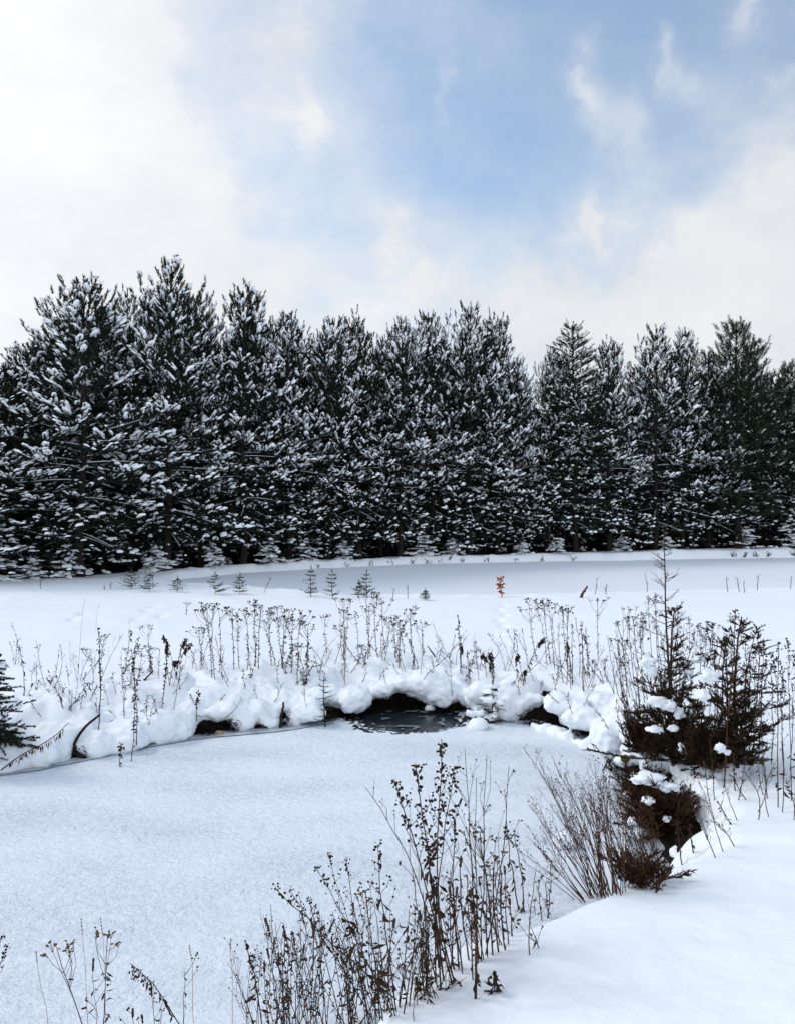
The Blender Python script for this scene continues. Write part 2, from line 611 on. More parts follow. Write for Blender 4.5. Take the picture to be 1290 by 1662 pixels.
def G(px, py):
    """where the ray through pixel (px,py) of the photograph meets the snow or the ice"""
    d = Vector(((px - 645) / FPX, 1.0, -(py - 831) / FPX)).normalized()
    o = Vector((0, 0, ZC))
    best = None
    for t in TREES:
        h = t.ray_cast(o, d)
        if h[0] is not None and (best is None or h[3] < best[1]):
            best = (h[0], h[3])
    t0 = -ZC / d.z
    q = o + d * t0
    if (best is None or t0 < best[1]) and float(sdist(POND, np.array([q.x]), np.array([q.y]))[0]) < .3:
        best = (q, t0)
    return np.array(best[0])


def ground_sheet():
    a_in = np.arange(-42, 42.01, .14)
    a_l = np.linspace(-180, -42, 70)[:-1]
    a_r = np.linspace(42, 180, 70)[1:-1]
    ang = np.radians(np.concatenate([a_l, a_in, a_r]))
    rad = np.concatenate([np.geomspace(.4, 2.4, 26)[:-1], np.geomspace(2.4, 16, 300)[:-1], np.geomspace(16, 46, 170)[:-1], np.geomspace(46, 3500, 40)])
    A, Rr = np.meshgrid(ang, rad, indexing='ij')
    X, Y = Rr * np.sin(A), Rr * np.cos(A)
    Z = height(X, Y)
    na, nr = A.shape
    V = np.stack([X, Y, Z], -1).reshape(-1, 3)
    i, j = np.meshgrid(np.arange(na), np.arange(nr - 1), indexing='ij')
    k = (i + 1) % na
    Q = np.stack([i * nr + j, i * nr + j + 1, k * nr + j + 1, k * nr + j], -1).reshape(-1, 4)[:, ::-1]
    c = len(V)
    V = np.vstack([V, [(0, 0, float(height(np.array([0.]), np.array([0.]))[0]))]])
    T = np.stack([np.full(na, c), np.arange(na) * nr, ((np.arange(na) + 1) % na) * nr], -1)[:, ::-1]
    o = link('snow_ground', new_mesh('snow_ground', V, [Q, T]), M['snow'])
    o['kind'] = 'structure'


ground_sheet()


def grid_sheet(xs, ys, keep):
    X, Y = np.meshgrid(xs, ys, indexing='ij')
    n, m_ = X.shape
    i, j = np.meshgrid(np.arange(n - 1), np.arange(m_ - 1), indexing='ij')
    cx = (X[:-1, :-1] + X[1:, 1:]) / 2
    cy = (Y[:-1, :-1] + Y[1:, 1:]) / 2
    ok = keep(cx, cy)
    Q = np.stack([i * m_ + j, (i + 1) * m_ + j, (i + 1) * m_ + j + 1, i * m_ + j + 1], -1)[ok]
    return X, Y, Q


HX0, HX1, HY0, HY1 = -1.2, 1.28, 9.92, 12.2


def hole(x, y):
    q = ((x - .08) / .93) ** 2 + ((y - 11.25) / .80) ** 2
    q = q + .35 * fbm(x * 1.6, y * 1.6, oct=3) + .12 * fbm(x * 9, y * 7, oct=3)
    return 1 - q          # positive where the ice is open


def ice_sheets():
    def keep_c(x, y):
        return (sdist(POND, x, y) < .35) & ~((x > HX0) & (x < HX1) & (y > HY0) & (y < HY1))
    nx = int((2.8 + 9.2) / .04)
    xs = HX0 + .04 * np.arange(-200, 105)
    ys = HY0 + .04 * np.arange(-180, 65)
    HXe, HYe = HX0 + .04 * 62, HY0 + .04 * 57
    X, Y, Q = grid_sheet(xs, ys, keep_c)
    lump = lambda x, y: .006 * fbm(x * 2, y * 2, oct=3)
    V1 = np.stack([X, Y, lump(X, Y)], -1).reshape(-1, 3)
    xs2 = np.linspace(HX0, HXe, 62 * 4 + 1)
    ys2 = np.linspace(HY0, HYe, 57 * 4 + 1)

    def keep_f(x, y):
        hv = hole(x, y)
        fl = fbm(x * 13, y * 10, oct=3)
        open_ = (hv > 0) & ~((fl > .95 - .0 * hv) & (hv < .55)) & ~((hv < .22) & (fl > .12))
        return ~open_
    X2, Y2, Q2 = grid_sheet(xs2, ys2, keep_f)
    V2 = np.stack([X2, Y2, lump(X2, Y2)], -1).reshape(-1, 3)
    o = link('pond_ice', new_mesh('pond_ice', np.vstack([V1, V2]), [np.vstack([Q, Q2 + len(V1)])]), M['ice'])
    o['kind'] = 'structure'
    # a skin of wet slush round the open hole, just under the ice
    def keep_s(x, y):
        hv = hole(x, y)
        fl = fbm(x * 7 + 3, y * 5, oct=4)
        streak = fbm(x * 2.2 + 9, y * 6, oct=3)
        return (hv > -.3) & ((hv < .05) | ((fl > .42) & (hv < .75)) | (streak > .62))
    X3, Y3, Q3 = grid_sheet(xs2, ys2, keep_s)
    V3 = np.stack([X3, Y3, np.full_like(X3, -.014)], -1).reshape(-1, 3)
    o = link('slush', new_mesh('slush', V3, [Q3]), M['slush'])
    o['kind'] = 'structure'
    xs4 = np.linspace(HX0 - .1, HX1 + .1, 30)
    X4, Y4, Q4 = grid_sheet(xs4, np.linspace(HY0 - .1, HY1 + .1, 30), lambda x, y: x > -99)
    o = link('pond_water', new_mesh('pond_water', np.stack([X4, Y4, np.full_like(X4, -.03)], -1).reshape(-1, 3), [Q4]), M['water'])
    o['kind'] = 'structure'
    x0, x1 = POND2[:, 0].min(), POND2[:, 0].max()
    X5, Y5, Q5 = grid_sheet(np.linspace(x0 - 1, x1 + 1, 160), np.linspace(20, 44, 70), lambda x, y: sdist(POND2, x, y) < .6)
    o = link('far_pond_ice', new_mesh('far_pond_ice', np.stack([X5, Y5, np.full_like(X5, .6)], -1).reshape(-1, 3), [Q5]), M['pond_two'])
    o['kind'] = 'structure'


ice_sheets()

# ------------------------------------------------------------------ lumpy snow bank with dark hollows along the far shore
rng = np.random.RandomState(11)
SHORE = POND[1:21]


def shore_points(step):
    pts = []
    for a, b in zip(SHORE[:-1], SHORE[1:]):
        L = np.hypot(*(b - a))
        t = unit(b - a)
        nrm = np.array([-t[1], t[0]])       # away from the pond
        n = max(1, int(round(L / step)))
        for k in range(n):
            pts.append((a + (b - a) * (k + .5) / n, t, nrm))
    return pts


# hollows: (photo px along the shore, half width in px, height of the opening)
HOLLOWS_ = [(122, 13, .22), (240, 10, .16), (330, 14, .16), (373, 13, .24), (420, 8, .10), (458, 13, .22), (526, 17, .24), (566, 12, .12), (600, 13, .16),
           (638, 26, .42), (690, 18, .15), (722, 14, .2), (745, 9, .15), (796, 14, .2), (848, 10, .15), (888, 34, .32), (942, 11, .22), (1008, 20, .24)]


HOLLOWS = [(c, w * .92, h * (.52 if 590 < c < 750 else .68)) for c, w, h in HOLLOWS_]


def hollow_at(px_):
    best = 0
    for c, w, hh in HOLLOWS:
        f = max(0.0, 1 - (abs(px_ - c) / (w * 1.15)) ** 3)
        best = max(best, f * hh)
    return best


def hollow_near(px_, pad):
    return max(max(0.0, 1 - (max(0, abs(px_ - c) - pad) / (w * 1.05)) ** 3) * hh for c, w, hh in HOLLOWS)


def to_px(p):
    return 645 + p[0] / p[1] * FPX


def snow_bank():
    mb = MB()

    def lump(c, rx, ry, rz):
        Vv = ICO3_V * np.array([rx, ry, rz])
        a = rng.uniform(0, 6.28)
        ca, sa = math.cos(a), math.sin(a)
        Vv = np.stack([Vv[:, 0] * ca - Vv[:, 1] * sa, Vv[:, 0] * sa + Vv[:, 1] * ca, Vv[:, 2]], -1)
        mb.add(Vv + np.array(c), tris=ICO3_F)
    for p, t, nrm in shore_points(.11):
        if to_px(p) < -400:
            continue
        hol = hollow_at(to_px(p))
        if p[0] > 0 and p[1] < 8.5:
            continue
        r = rng.uniform(.08, .21)
        if hollow_near(to_px(p), r * .30 * FPX / p[1]) < .05:
            o = p + nrm * rng.uniform(.06, .2) + t * rng.uniform(-.06, .06)
            lump((o[0], o[1], r * rng.uniform(.25, .7)), r * 1.15, r, r * rng.uniform(.8, 1.1))
        o = p + nrm * rng.uniform(.22, .42)
        r2 = rng.uniform(.09, .21)
        hol = hollow_near(to_px(o), r2 * .25 * FPX / p[1])
        lump((o[0], o[1], max(hol + r2 * .7, rng.uniform(.14, .26))), r2 * 1.2, r2 * 1.1, r2 * .8)
    for p, t, nrm in shore_points(.14):
        if to_px(p) < -400:
            continue
        if p[0] > 0 and p[1] < 8.5:
            continue
        hol = hollow_at(to_px(p))
        for (lo, hi, z0, z1) in ((.5, .8, .20, .34),):
            o = p + nrm * rng.uniform(lo, hi) + t * rng.uniform(-.1, .1)
            r2 = rng.uniform(.12, .24)
            hz = float(height(np.array([o[0]]), np.array([o[1]]))[0])
            z = max(hz - r2 * rng.uniform(.45, .8), hol + r2 * .5 if lo < .7 else 0)
            lump((o[0], o[1], z), r2 * 1.5, r2 * 1.3, r2 * .7)
        if rng.rand() < .22:
            o = p + nrm * rng.uniform(.9, 1.8)
            r2 = rng.uniform(.2, .34)
            hz = float(height(np.array([o[0]]), np.array([o[1]]))[0])
            lump((o[0], o[1], hz - r2 * .62), r2 * 1.5, r2 * 1.4, r2 * .8)
    # the taller drift that hangs over the open water, and drifts by the cedars
    for (qx, qy, Yd, r_) in [(690, 1105, 11.9, .36), (720, 1120, 11.8, .3), (655, 1100, 12.0, .3), (620, 1115, 11.9, .24), (845, 1112, 11.6, .36), (820, 1125, 11.5, .28),
                             (785, 1120, 11.5, .22), (575, 1128, 11.4, .3), (1010, 1172, 9.9, .3), (985, 1180, 10.0, .24), (1035, 1190, 9.4, .22),
                             (205, 1190, 9.9, .34), (180, 1200, 9.8, .3), (270, 1170, 10.2, .3), (495, 1145, 11.0, .28), (940, 1160, 10.3, .24), (905, 1135, 10.8, .26)]:
        lump(P(qx, qy + 6, Yd), r_ * 1.15, r_ * .85, r_ * .62)
    # lumps round the junipers, and broken chunks at the foot of the right bank
    for (qx, qy, Yd, r_) in [(1135, 1262, 7.75, .17), (1170, 1262, 7.6, .2), (1108, 1252, 7.95, .13), (1060, 1268, 8.25, .10), (1150, 1290, 7.2, .16), (1010, 1236, 8.9, .10), (1030, 1228, 8.9, .12),
                             (868, 1180, 10.75, .08), (884, 1184, 10.65, .11), (904, 1190, 10.5, .13), (922, 1198, 10.3, .11), (936, 1206, 10.1, .10), (955, 1214, 9.9, .12), (973, 1224, 9.7, .10), (990, 1236, 9.5, .08),
                             (1095, 1385, 6.75, .10), (1030, 1405, 6.7, .07)]:
        lump(P(qx, qy, Yd), r_ * 1.2, r_, r_ * .8)
    me = mb.mesh('tmp_bank')
    ob = bpy.data.objects.new('tmp_bank', me)
    col.objects.link(ob)
    md = ob.modifiers.new('r', 'REMESH')
    md.mode = 'VOXEL'
    md.voxel_size = .028
    ms = ob.modifiers.new('s', 'SMOOTH')
    ms.iterations = 16
    ms.factor = .5
    dg = bpy.context.evaluated_depsgraph_get()
    me2 = bpy.data.meshes.new_from_object(ob.evaluated_get(dg))
    bpy.data.objects.remove(ob)
    n = len(me2.vertices)
    co = np.empty(n * 3, np.float32)
    no = np.empty(n * 3, np.float32)
    me2.vertices.foreach_get('co', co)
    me2.vertices.foreach_get('normal', no)
    co = co.reshape(-1, 3)
    no = no.reshape(-1, 3)
    dsp = .055 * fbm(co[:, 0] * 3.0, co[:, 1] * 3.0, co[:, 2] * 3.4, oct=3, gain=.55) + .015 * fbm(co[:, 0] * 10, co[:, 1] * 10, co[:, 2] * 10, oct=3, gain=.6)
    co = co + no * dsp[:, None]
    me2.vertices.foreach_set('co', co.ravel())
    me2.update()
    me2.name = 'snow_bank'
    me2.materials.clear()
    o = link('snow_bank', me2, M['snow'])
    o['kind'] = 'structure'


snow_bank()


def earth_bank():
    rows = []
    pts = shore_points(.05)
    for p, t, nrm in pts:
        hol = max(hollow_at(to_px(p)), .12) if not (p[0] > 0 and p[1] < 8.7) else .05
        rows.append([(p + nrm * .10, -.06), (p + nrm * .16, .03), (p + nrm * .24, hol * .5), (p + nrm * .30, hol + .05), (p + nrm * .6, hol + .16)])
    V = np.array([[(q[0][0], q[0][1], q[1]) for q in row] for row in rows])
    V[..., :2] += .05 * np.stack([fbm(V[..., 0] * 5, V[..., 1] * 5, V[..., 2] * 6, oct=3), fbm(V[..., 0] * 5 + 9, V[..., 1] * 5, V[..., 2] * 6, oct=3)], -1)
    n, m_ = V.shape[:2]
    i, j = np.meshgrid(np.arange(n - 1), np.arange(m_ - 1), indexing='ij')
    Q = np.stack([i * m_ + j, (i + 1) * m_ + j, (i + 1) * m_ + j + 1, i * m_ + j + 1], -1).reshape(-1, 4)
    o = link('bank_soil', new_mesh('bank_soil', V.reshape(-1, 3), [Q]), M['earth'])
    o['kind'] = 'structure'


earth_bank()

from mathutils.bvhtree import BVHTree
_dg = bpy.context.evaluated_depsgraph_get()
TREES = [BVHTree.FromObject(bpy.data.objects[n], _dg) for n in ('snow_ground', 'snow_bank', 'far_pond_ice')]



def wet_rim():
    # the greyer, wetter band of ice where it meets the bank
    pts = shore_points(.05)
    V = []
    for i, (p, t, nrm) in enumerate(pts):
        w = .05 + .07 * (1 + float(fbm(np.array(i * .035), np.array(3.3), oct=3)))
        V += [(p[0] - nrm[0] * w, p[1] - nrm[1] * w, .012), (p[0] + nrm[0] * .22, p[1] + nrm[1] * .22, .012)]
    V = np.array(V)
    n = len(pts)
    i = np.arange(n - 1) * 2
    Q = np.stack([i, i + 2, i + 3, i + 1], -1)
    mid = (V[Q[:, 0]] + V[Q[:, 2]]) / 2
    Q = Q[hole(mid[:, 0], mid[:, 1]) < -.25]
    o = link('shore_ice', new_mesh('shore_ice', V, [Q]), M['wet_ice'])
    o['kind'] = 'structure'


wet_rim()

# ------------------------------------------------------------------ forest
TL_PX = np.array([-700, -300, 0, 150, 300, 500, 700, 1000, 1290, 1700, 2200])
TL_Y = np.array([22, 23, 24.6, 26.2, 29.6, 34.2, 37.6, 41, 43.5, 46, 48])
SIL_PX = np.array([-400, 0, 40, 75, 130, 200, 235, 270, 330, 350, 395, 470, 530, 585, 650, 705, 760, 828, 852, 935, 990, 1010, 1060, 1105, 1135, 1195, 1250, 1290, 1700])
SIL_Y = np.array([600, 600, 545, 500, 460, 520, 440, 435, 490, 525, 480, 515, 520, 520, 520, 515, 505, 545, 640, 545, 590, 600, 545, 545, 590, 535, 570, 605, 600])


def line_Y(px_):
    return np.interp(px_, TL_PX, TL_Y)


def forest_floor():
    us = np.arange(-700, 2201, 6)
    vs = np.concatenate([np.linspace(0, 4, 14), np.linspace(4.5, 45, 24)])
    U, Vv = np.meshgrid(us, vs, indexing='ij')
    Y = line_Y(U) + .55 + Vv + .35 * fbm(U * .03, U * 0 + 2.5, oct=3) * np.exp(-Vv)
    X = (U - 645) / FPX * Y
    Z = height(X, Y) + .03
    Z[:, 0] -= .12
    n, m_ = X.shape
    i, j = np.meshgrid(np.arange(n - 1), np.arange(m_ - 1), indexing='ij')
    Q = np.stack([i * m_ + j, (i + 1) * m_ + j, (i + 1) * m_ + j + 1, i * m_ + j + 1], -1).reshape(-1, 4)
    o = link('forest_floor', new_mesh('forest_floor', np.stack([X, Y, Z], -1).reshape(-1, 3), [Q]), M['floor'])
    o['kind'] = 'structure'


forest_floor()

DOME_V = []
for rr_, zz_ in ((1.0, -.25), (1.0, .15), (.72, .72)):
    for k in range(7):
        DOME_V.append((rr_ * math.cos(k * 2 * math.pi / 7), rr_ * math.sin(k * 2 * math.pi / 7), zz_))
DOME_V.append((0, 0, 1.0))
DOME_V.append((0, 0, -.2))
DOME_V = np.array(DOME_V)
DOME_F = []
for ring in range(2):
    for k in range(7):
        a, b = ring * 7 + k, ring * 7 + (k + 1) % 7
        DOME_F += [(a, b, b + 7), (a, b + 7, a + 7)]
for k in range(7):
    DOME_F += [(14 + k, 14 + (k + 1) % 7, 21), ((k + 1) % 7, k, 22)]
DOME_F = np.array(DOME_F)


def needle_tufts(C, A, L, nl, nw, B, rs, a0=22, a1=58):
    """bottle-brush shoots: C starts, A axes, L shoot lengths -> vertices and triangles"""
    n = len(C)
    A = unit(A)
    ref = unit(np.cross(A, unit(rs.normal(size=(n, 3)))))
    B2 = np.cross(A, ref)
    u = np.linspace(.02, 1, B)[None, :] + rs.uniform(-.03, .03, (n, B))
    ph = rs.uniform(0, 6.283, (n, B))
    al = np.radians(rs.uniform(a0, a1, (n, B)))
    rad = ref[:, None, :] * np.cos(ph)[..., None] + B2[:, None, :] * np.sin(ph)[..., None]
    base = C[:, None, :] + A[:, None, :] * (u * L[:, None])[..., None]
    d = A[:, None, :] * np.cos(al)[..., None] + rad * np.sin(al)[..., None]
    side = unit(np.cross(d, rs.normal(size=d.shape)))
    ln = nl * rs.uniform(.75, 1.15, (n, B))[..., None]
    w = nw * .5
    p0 = base + side * w
    p1 = base - side * w
    p2 = base + d * ln + side * w * .35
    V = np.stack([p0, p1, p2], 2).reshape(-1, 3)
    F = np.arange(n * B * 3).reshape(-1, 3)
    return V, F


def snow_pads(C, D, sx, sy, sz, rs):
    """lumps of snow: centre, heading, half sizes"""
    n = len(C)
    yaw = np.arctan2(D[:, 1], D[:, 0])
    pitch = np.arctan2(D[:, 2], np.hypot(D[:, 0], D[:, 1])) * .6
    T = DOME_V[None] * (1 + rs.uniform(-.22, .22, (n, len(DOME_V), 1)))
    x, y, z = T[..., 0] * sx[:, None], T[..., 1] * sy[:, None], T[..., 2] * sz[:, None]
    z = z + x * np.tan(pitch)[:, None]
    c, s = np.cos(yaw)[:, None], np.sin(yaw)[:, None]
    V = np.stack([x * c - y * s, x * s + y * c, z], -1) + C[:, None, :]
    F = DOME_F[None] + (np.arange(n) * len(DOME_V))[:, None, None]
    return V.reshape(-1, 3), F.reshape(-1, 3)


def make_tree(seed, H=10.0, Rm=1.9, style='pine', snow=.8):
    rs = np.random.RandomState(seed)
    wood = MB()
    br = MB()
    tc, ta, tl = [], [], []
    sc_, sd, ss = [], [], []
    lines = MB()
    zz = np.linspace(0, H - .15, 14)
    wob = np.stack([.05 * np.sin(zz * .7 + seed), .05 * np.cos(zz * .9 + seed * 2), zz], -1)
    wob[0, :2] = 0
    tr = np.interp(zz, [0, .4, H * .5, H], [.17, .135, .085, .012])
    Pz = lambda z: np.array([np.interp(z, zz, wob[:, 0]), np.interp(z, zz, wob[:, 1]), z])
    wood.tube(wob, list(tr), 0, 7)
    z = H * (.14 if style != 'dense' else .06)
    while z < H - .2:
        t = z / H
        prof = min(1.0, ((1 - t) / (.55 if style != 'spruce' else .7)) ** (.66 if style != 'spruce' else .85)) * (.78 + .22 * min(1, t / .22)) * (1 + .16 * math.sin(z * 1.7 + seed))
        nb = {'pine': rs.randint(5, 8), 'dense': rs.randint(5, 8), 'spruce': rs.randint(9, 13), 'white': rs.randint(7, 10)}[style]
        a0 = rs.uniform(0, 6.28)
        for b in range(nb):
            a = a0 + b * 6.283 / nb + rs.uniform(-.3, .3)
            L = Rm * prof * rs.uniform(.68, 1.18) + .12
            if rs.rand() < .06:
                L *= 1.25
            if style in ('pine', 'dense'):
                e = math.radians(-14 + 74 * t ** 1.25 + rs.uniform(-9, 9))
                droop = -.30 * (1 - t) ** 1.5 * L
            elif style == 'spruce':
                e = math.radians(4 + 40 * t ** 1.6 + rs.uniform(-7, 7))
                droop = -.10 * L
            else:
                e = math.radians(8 + 44 * t ** 1.8 + rs.uniform(-9, 9))
                droop = -.05 * L
            if style in ('pine', 'dense') and .58 < t < .88 and rs.rand() < .10:
                e = math.radians(rs.uniform(62, 76))       # a side leader racing the top
                L = (1 - t) * H * rs.uniform(.55, .85)
                droop = 0
            L *= 1 + .38 * float(perlin(np.array(math.cos(a) * 1.3 + seed * 5.1), np.array(math.sin(a) * 1.3), np.array(z * .75)))
            rad = np.array([math.cos(a), math.sin(a), 0])
            lat = np.array([-math.sin(a), math.cos(a), 0])
            bow = rs.uniform(-.15, .15)
            zs = z + rs.uniform(-.16, .16)
            p0 = Pz(min(max(zs, .1), H - .1))
            sv = np.linspace(0, 1, 7)
            upt = .16 * L if style != 'spruce' else .05 * L
            pts = p0 + rad * (sv * L * math.cos(e))[:, None] + lat * (bow * L * sv ** 2)[:, None]
            pts[:, 2] += sv * L * math.sin(e) + droop * sv ** 1.6 * 1.6 + upt * np.clip(sv - .55, 0, 1) ** 1.5 * 2
            br.tube(pts, .010 + .014 * L * (1 - .4 * t), .006, 4)
            if t < .5 and rs.rand() < .5 * snow:
                lp = pts.copy()
                lp[:, 2] += .022 + .008 * L
                lines.tube(lp[:5], .009 + .003 * L, .008, 4)
            at = lambda s: np.array([np.interp(s, sv, pts[:, k]) for k in range(3)])
            bdir = lambda s: unit(at(min(1, s + .1)) - at(max(0, s - .1)))
            s = .34 if L > .6 else .2
            sgn = 1
            while s <= 1.0:
                p = at(s)
                d = bdir(s)
                sgn = -sgn
                tw = (.16 + .42 * (1.08 - s)) * min(1, L) * rs.uniform(.7, 1.25)
                if s > .93:
                    td = d
                    tw = .12
                else:
                    yaw = math.radians(rs.uniform(32, 62)) * sgn
                    hl = unit(np.cross(d, [0, 0, 1]))
                    td = unit(d * math.cos(yaw) + hl * math.sin(yaw) + np.array([0, 0, rs.uniform(-.05, .3)]))
                q = p + td * tw
                if tw > .15:
                    br.tube(np.array([p, (p + q) / 2 + [0, 0, -.01], q]), .007, .004, 3)
                nt = 1 + int(tw > .24) + int(tw > .42)
                for k in range(nt):
                    f = 1 - k * .38
                    c = p + td * tw * f
                    up = (.15 + 1.5 * t ** 1.3) if style != 'spruce' else (-.1 + .3 * t)
                    ax = unit(td + np.array([0, 0, up]) + rs.normal(size=3) * .16)
                    ln = rs.uniform(.22, .40) if style != 'spruce' else rs.uniform(.2, .34)
                    tc.append(c)
                    ta.append(ax)
                    tl.append(ln)
                    patch = float(perlin(np.array(p[0] * 1.0 + seed * 3), np.array(p[1] * 1.0), np.array(p[2] * .8)))
                    ps = snow * (.92 - .65 * float(smooth(.78, 1.0, t))) * (1 if s > .62 else .15) * (.92 + 1.1 * patch) * (.62 + .38 * float(smooth(.1, .45, t)))
                    if style == 'pine' and t < .25:
                        ps *= .75
                    for rep_ in range(3):
                        if rs.rand() < ps * (1 if rep_ == 0 else .8):
                            sc_.append(c + ax * ln * (.8 - .36 * rep_) + [rs.normal() * .03, rs.normal() * .03, .05])
                            sd.append(ax)
                            ss.append(rs.lognormal(0, .42) * (1.12 - .35 * t))
                s += ((.20 if style != 'spruce' else .16) / max(L, .5)) * rs.uniform(.8, 1.35)
        z += rs.uniform(.36, .60) * (1.0 - .25 * t)
    # leader shoots
    top = Pz(H - .2)
    for k in range(6):
        a = k * 1.05 + rs.uniform(0, .6)
        f = 0 if k == 0 else 1
        dirn = unit([f * .35 * math.cos(a), f * .35 * math.sin(a), 1])
        tc.append(top - [0, 0, .12 * f])
        ta.append(dirn)
        tl.append(.30 if k == 0 else .2)
    C, A, L = np.array(tc), np.array(ta), np.array(tl)
    if style == 'white':
        V, F = needle_tufts(C, A, L, .135, .016, 40, rs, 25, 65)
    elif style == 'spruce':
        V, F = needle_tufts(C, A, L, .085, .022, 30, rs, 25, 60)
    else:
        V, F = needle_tufts(C, A, L, .110, .026, 36, rs, 16, 50)
    br.add(V, tris=F)
    out = {'trunk': wood.mesh('trunk'), 'crown': br.mesh('crown')}
    if sc_:
        S = np.minimum(np.array(ss), 1.75)
        k = {'pine': 1.0, 'dense': 1.0, 'spruce': .8, 'white': .55}[style]
        V, F = snow_pads(np.array(sc_), np.array(sd), .072 * S * k, .055 * S * k, .046 * S * k, rs)
        lines.add(V, tris=F)
        out['snow_load'] = lines.mesh('snow_load')
    nm = {'white': 'needle_green', 'spruce': 'needle_dark'}.get(style, 'needle')
    out['trunk'].materials.append(M['bark'])
    out['crown'].materials.append(M[nm])
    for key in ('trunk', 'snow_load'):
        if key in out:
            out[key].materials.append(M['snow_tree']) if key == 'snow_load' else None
            me = out[key]
            me.polygons.foreach_set('use_smooth', np.ones(len(me.polygons), bool))
    return out


PROTO = {
    'pine_a': make_tree(1, 10, 2.15, 'pine', .88),
    'pine_b': make_tree(2, 10, 2.05, 'pine', .84),
    'pine_c': make_tree(3, 10, 2.0, 'pine', .92),
    'pine_d': make_tree(4, 10, 2.2, 'pine', .78),
    'spruce': make_tree(6, 10, 2.3, 'spruce', .42),
    'white': make_tree(7, 10, 2.15, 'white', .22),
    'back': make_tree(8, 10, 1.9, 'dense', .4),
}


def place_tree(kind, px_, top, dY, sx, label, group, name, rotz=None, lean=0):
    Y = float(line_Y(px_)) + dY
    X = (px_ - 645) / FPX * Y
    zg = float(height(np.array([X]), np.array([Y]))[0]) - .05
    H = (ZC + (831 - top) / FPX * Y - zg) * .972
    root = thing(name, label, 'tree', (X, Y, zg), group)
    root.scale = (sx, sx, H / 10.0)
    root.rotation_euler = (0, lean, rng.uniform(0, 6.28) if rotz is None else rotz)
    root.rotation_euler[0] = rng.normal() * .012
    root.rotation_euler[1] = rng.normal() * .016
    for part, me in PROTO[kind].items():
        o = bpy.data.objects.new(part, me)
        col.objects.link(o)
        o.parent = root
        if part == 'snow_load':
            o['kind'] = 'stuff'
    return root


FRONT = [  # proto, px, top, dY, width, label
    ('pine_a', -75, 575, .3, 1.05, 'snowy pine cut off by the left edge of the photo'),
    ('pine_d', 12, 592, .9, 1.0, 'low broad pine at far left, its upper boughs tipped with white snow'),
    ('pine_a', 130, 446, .5, 1.22, 'wide snow-laden pine with a tall pointed top, second tallest at the left'),
    ('pine_b', 212, 470, 2.0, .85, 'slim pine squeezed between the two tallest pines'),
    ('pine_c', 270, 422, .5, 1.15, 'tallest pine of the row, dark bushy top above all the others'),
    ('pine_b', 325, 474, 1.3, .9, 'pine on the right shoulder of the tallest pine'),
    ('pine_d', 395, 470, .5, 1.02, 'pointed snowy pine standing alone right of the tallest pair'),
    ('pine_c', 436, 520, 1.6, .8, 'small pine half hidden just right of the pine beside the tallest pair'),
    ('pine_a', 470, 504, .6, .96, 'pine peak just left of the two saplings by the second pond'),
    ('pine_b', 532, 510, .7, .92, 'narrow pine directly behind the far fir saplings'),
    ('pine_d', 585, 515, .6, .92, 'second narrow pine right of the one behind the saplings'),
    ('pine_c', 618, 545, 1.8, .8, 'lower pine in the dip at the middle of the row'),
    ('pine_a', 650, 514, .5, .95, 'slender pointed pine at the middle of the row'),
    ('pine_b', 706, 502, .7, .95, 'pine between the middle spire and the tallest pine right of the middle'),
    ('pine_c', 760, 492, .5, 1.05, 'tallest pine right of the middle, just left of the notch in the row'),
    ('pine_d', 806, 515, 1.2, .92, 'pine on the right shoulder of the tallest pine right of the middle'),
    ('pine_b', 833, 578, .8, .72, 'short pine at the left side of the gap in the row'),
    ('pine_a', 884, 562, 1.6, .70, 'short dark-topped pine left of the spruce'),
    ('spruce', 935, 515, .7, 1.15, 'dark spruce with sweeping boughs right of the gap'),
    ('pine_d', 988, 556, .4, .9, 'low snowy pine at the foot of the spruce'),
    ('pine_c', 1062, 529, .5, 1.12, 'broad snow-flecked pine between the spruce and the dark green pine'),
    ('pine_b', 1106, 529, 1.2, .85, 'thin pine with a separate spire left of the dark green pine'),
    ('pine_a', 1148, 568, 1.6, .9, 'small pine half hidden by the dark green pine'),
    ('white', 1197, 520, .5, 1.35, 'dark green pine at far right with almost no snow on it'),
    ('white', 1283, 590, 1.4, 1.0, 'wispy pine leaning out at the right edge'),
    ('pine_b', 1350, 570, .8, 1.1, 'pine beyond the right edge of the photo'),
]
for kind, px_, top, dY, sx, lab in FRONT:
    place_tree(kind, px_, top, dY, sx, lab, 'snowy conifers along the far edge', 'spruce_tree' if kind == 'spruce' else 'pine_tree')

for row, (dY, lower, step) in enumerate([(2.6, 14, 58), (4.6, 22, 64), (7.0, 34, 70), (10, 44, 80), (13.5, 52, 90)]):
    for q in np.arange(-190 + row * 21, 1500, step):
        pq = float(q + rng.uniform(-14, 14))
        tp = float(np.interp(pq, SIL_PX, SIL_Y)) + lower + rng.uniform(0, 40)
        place_tree('back' if row != 0 or rng.rand() < .4 else ('pine_b', 'pine_c', 'pine_d')[rng.randint(3)], pq, tp, dY + rng.uniform(-.5, .5), rng.uniform(.95, 1.2),
                   'dark conifer in the shade behind the front row of pines', 'conifers behind the front row', 'pine_tree')

#__PLANTS__
# ------------------------------------------------------------------ plants, built once per individual because no two stalks are alike
ORD = ['leftmost', 'second', 'third', 'fourth', 'fifth', 'sixth', 'seventh', 'eighth', 'ninth', 'tenth', 'eleventh', 'twelfth', 'thirteenth', 'fourteenth',
       'fifteenth', 'sixteenth', 'seventeenth', 'eighteenth', 'nineteenth', 'twentieth']


def ordinal(i):
    return 'leftmost of the' if i == 0 else ORD[i] + ' from the left of the'


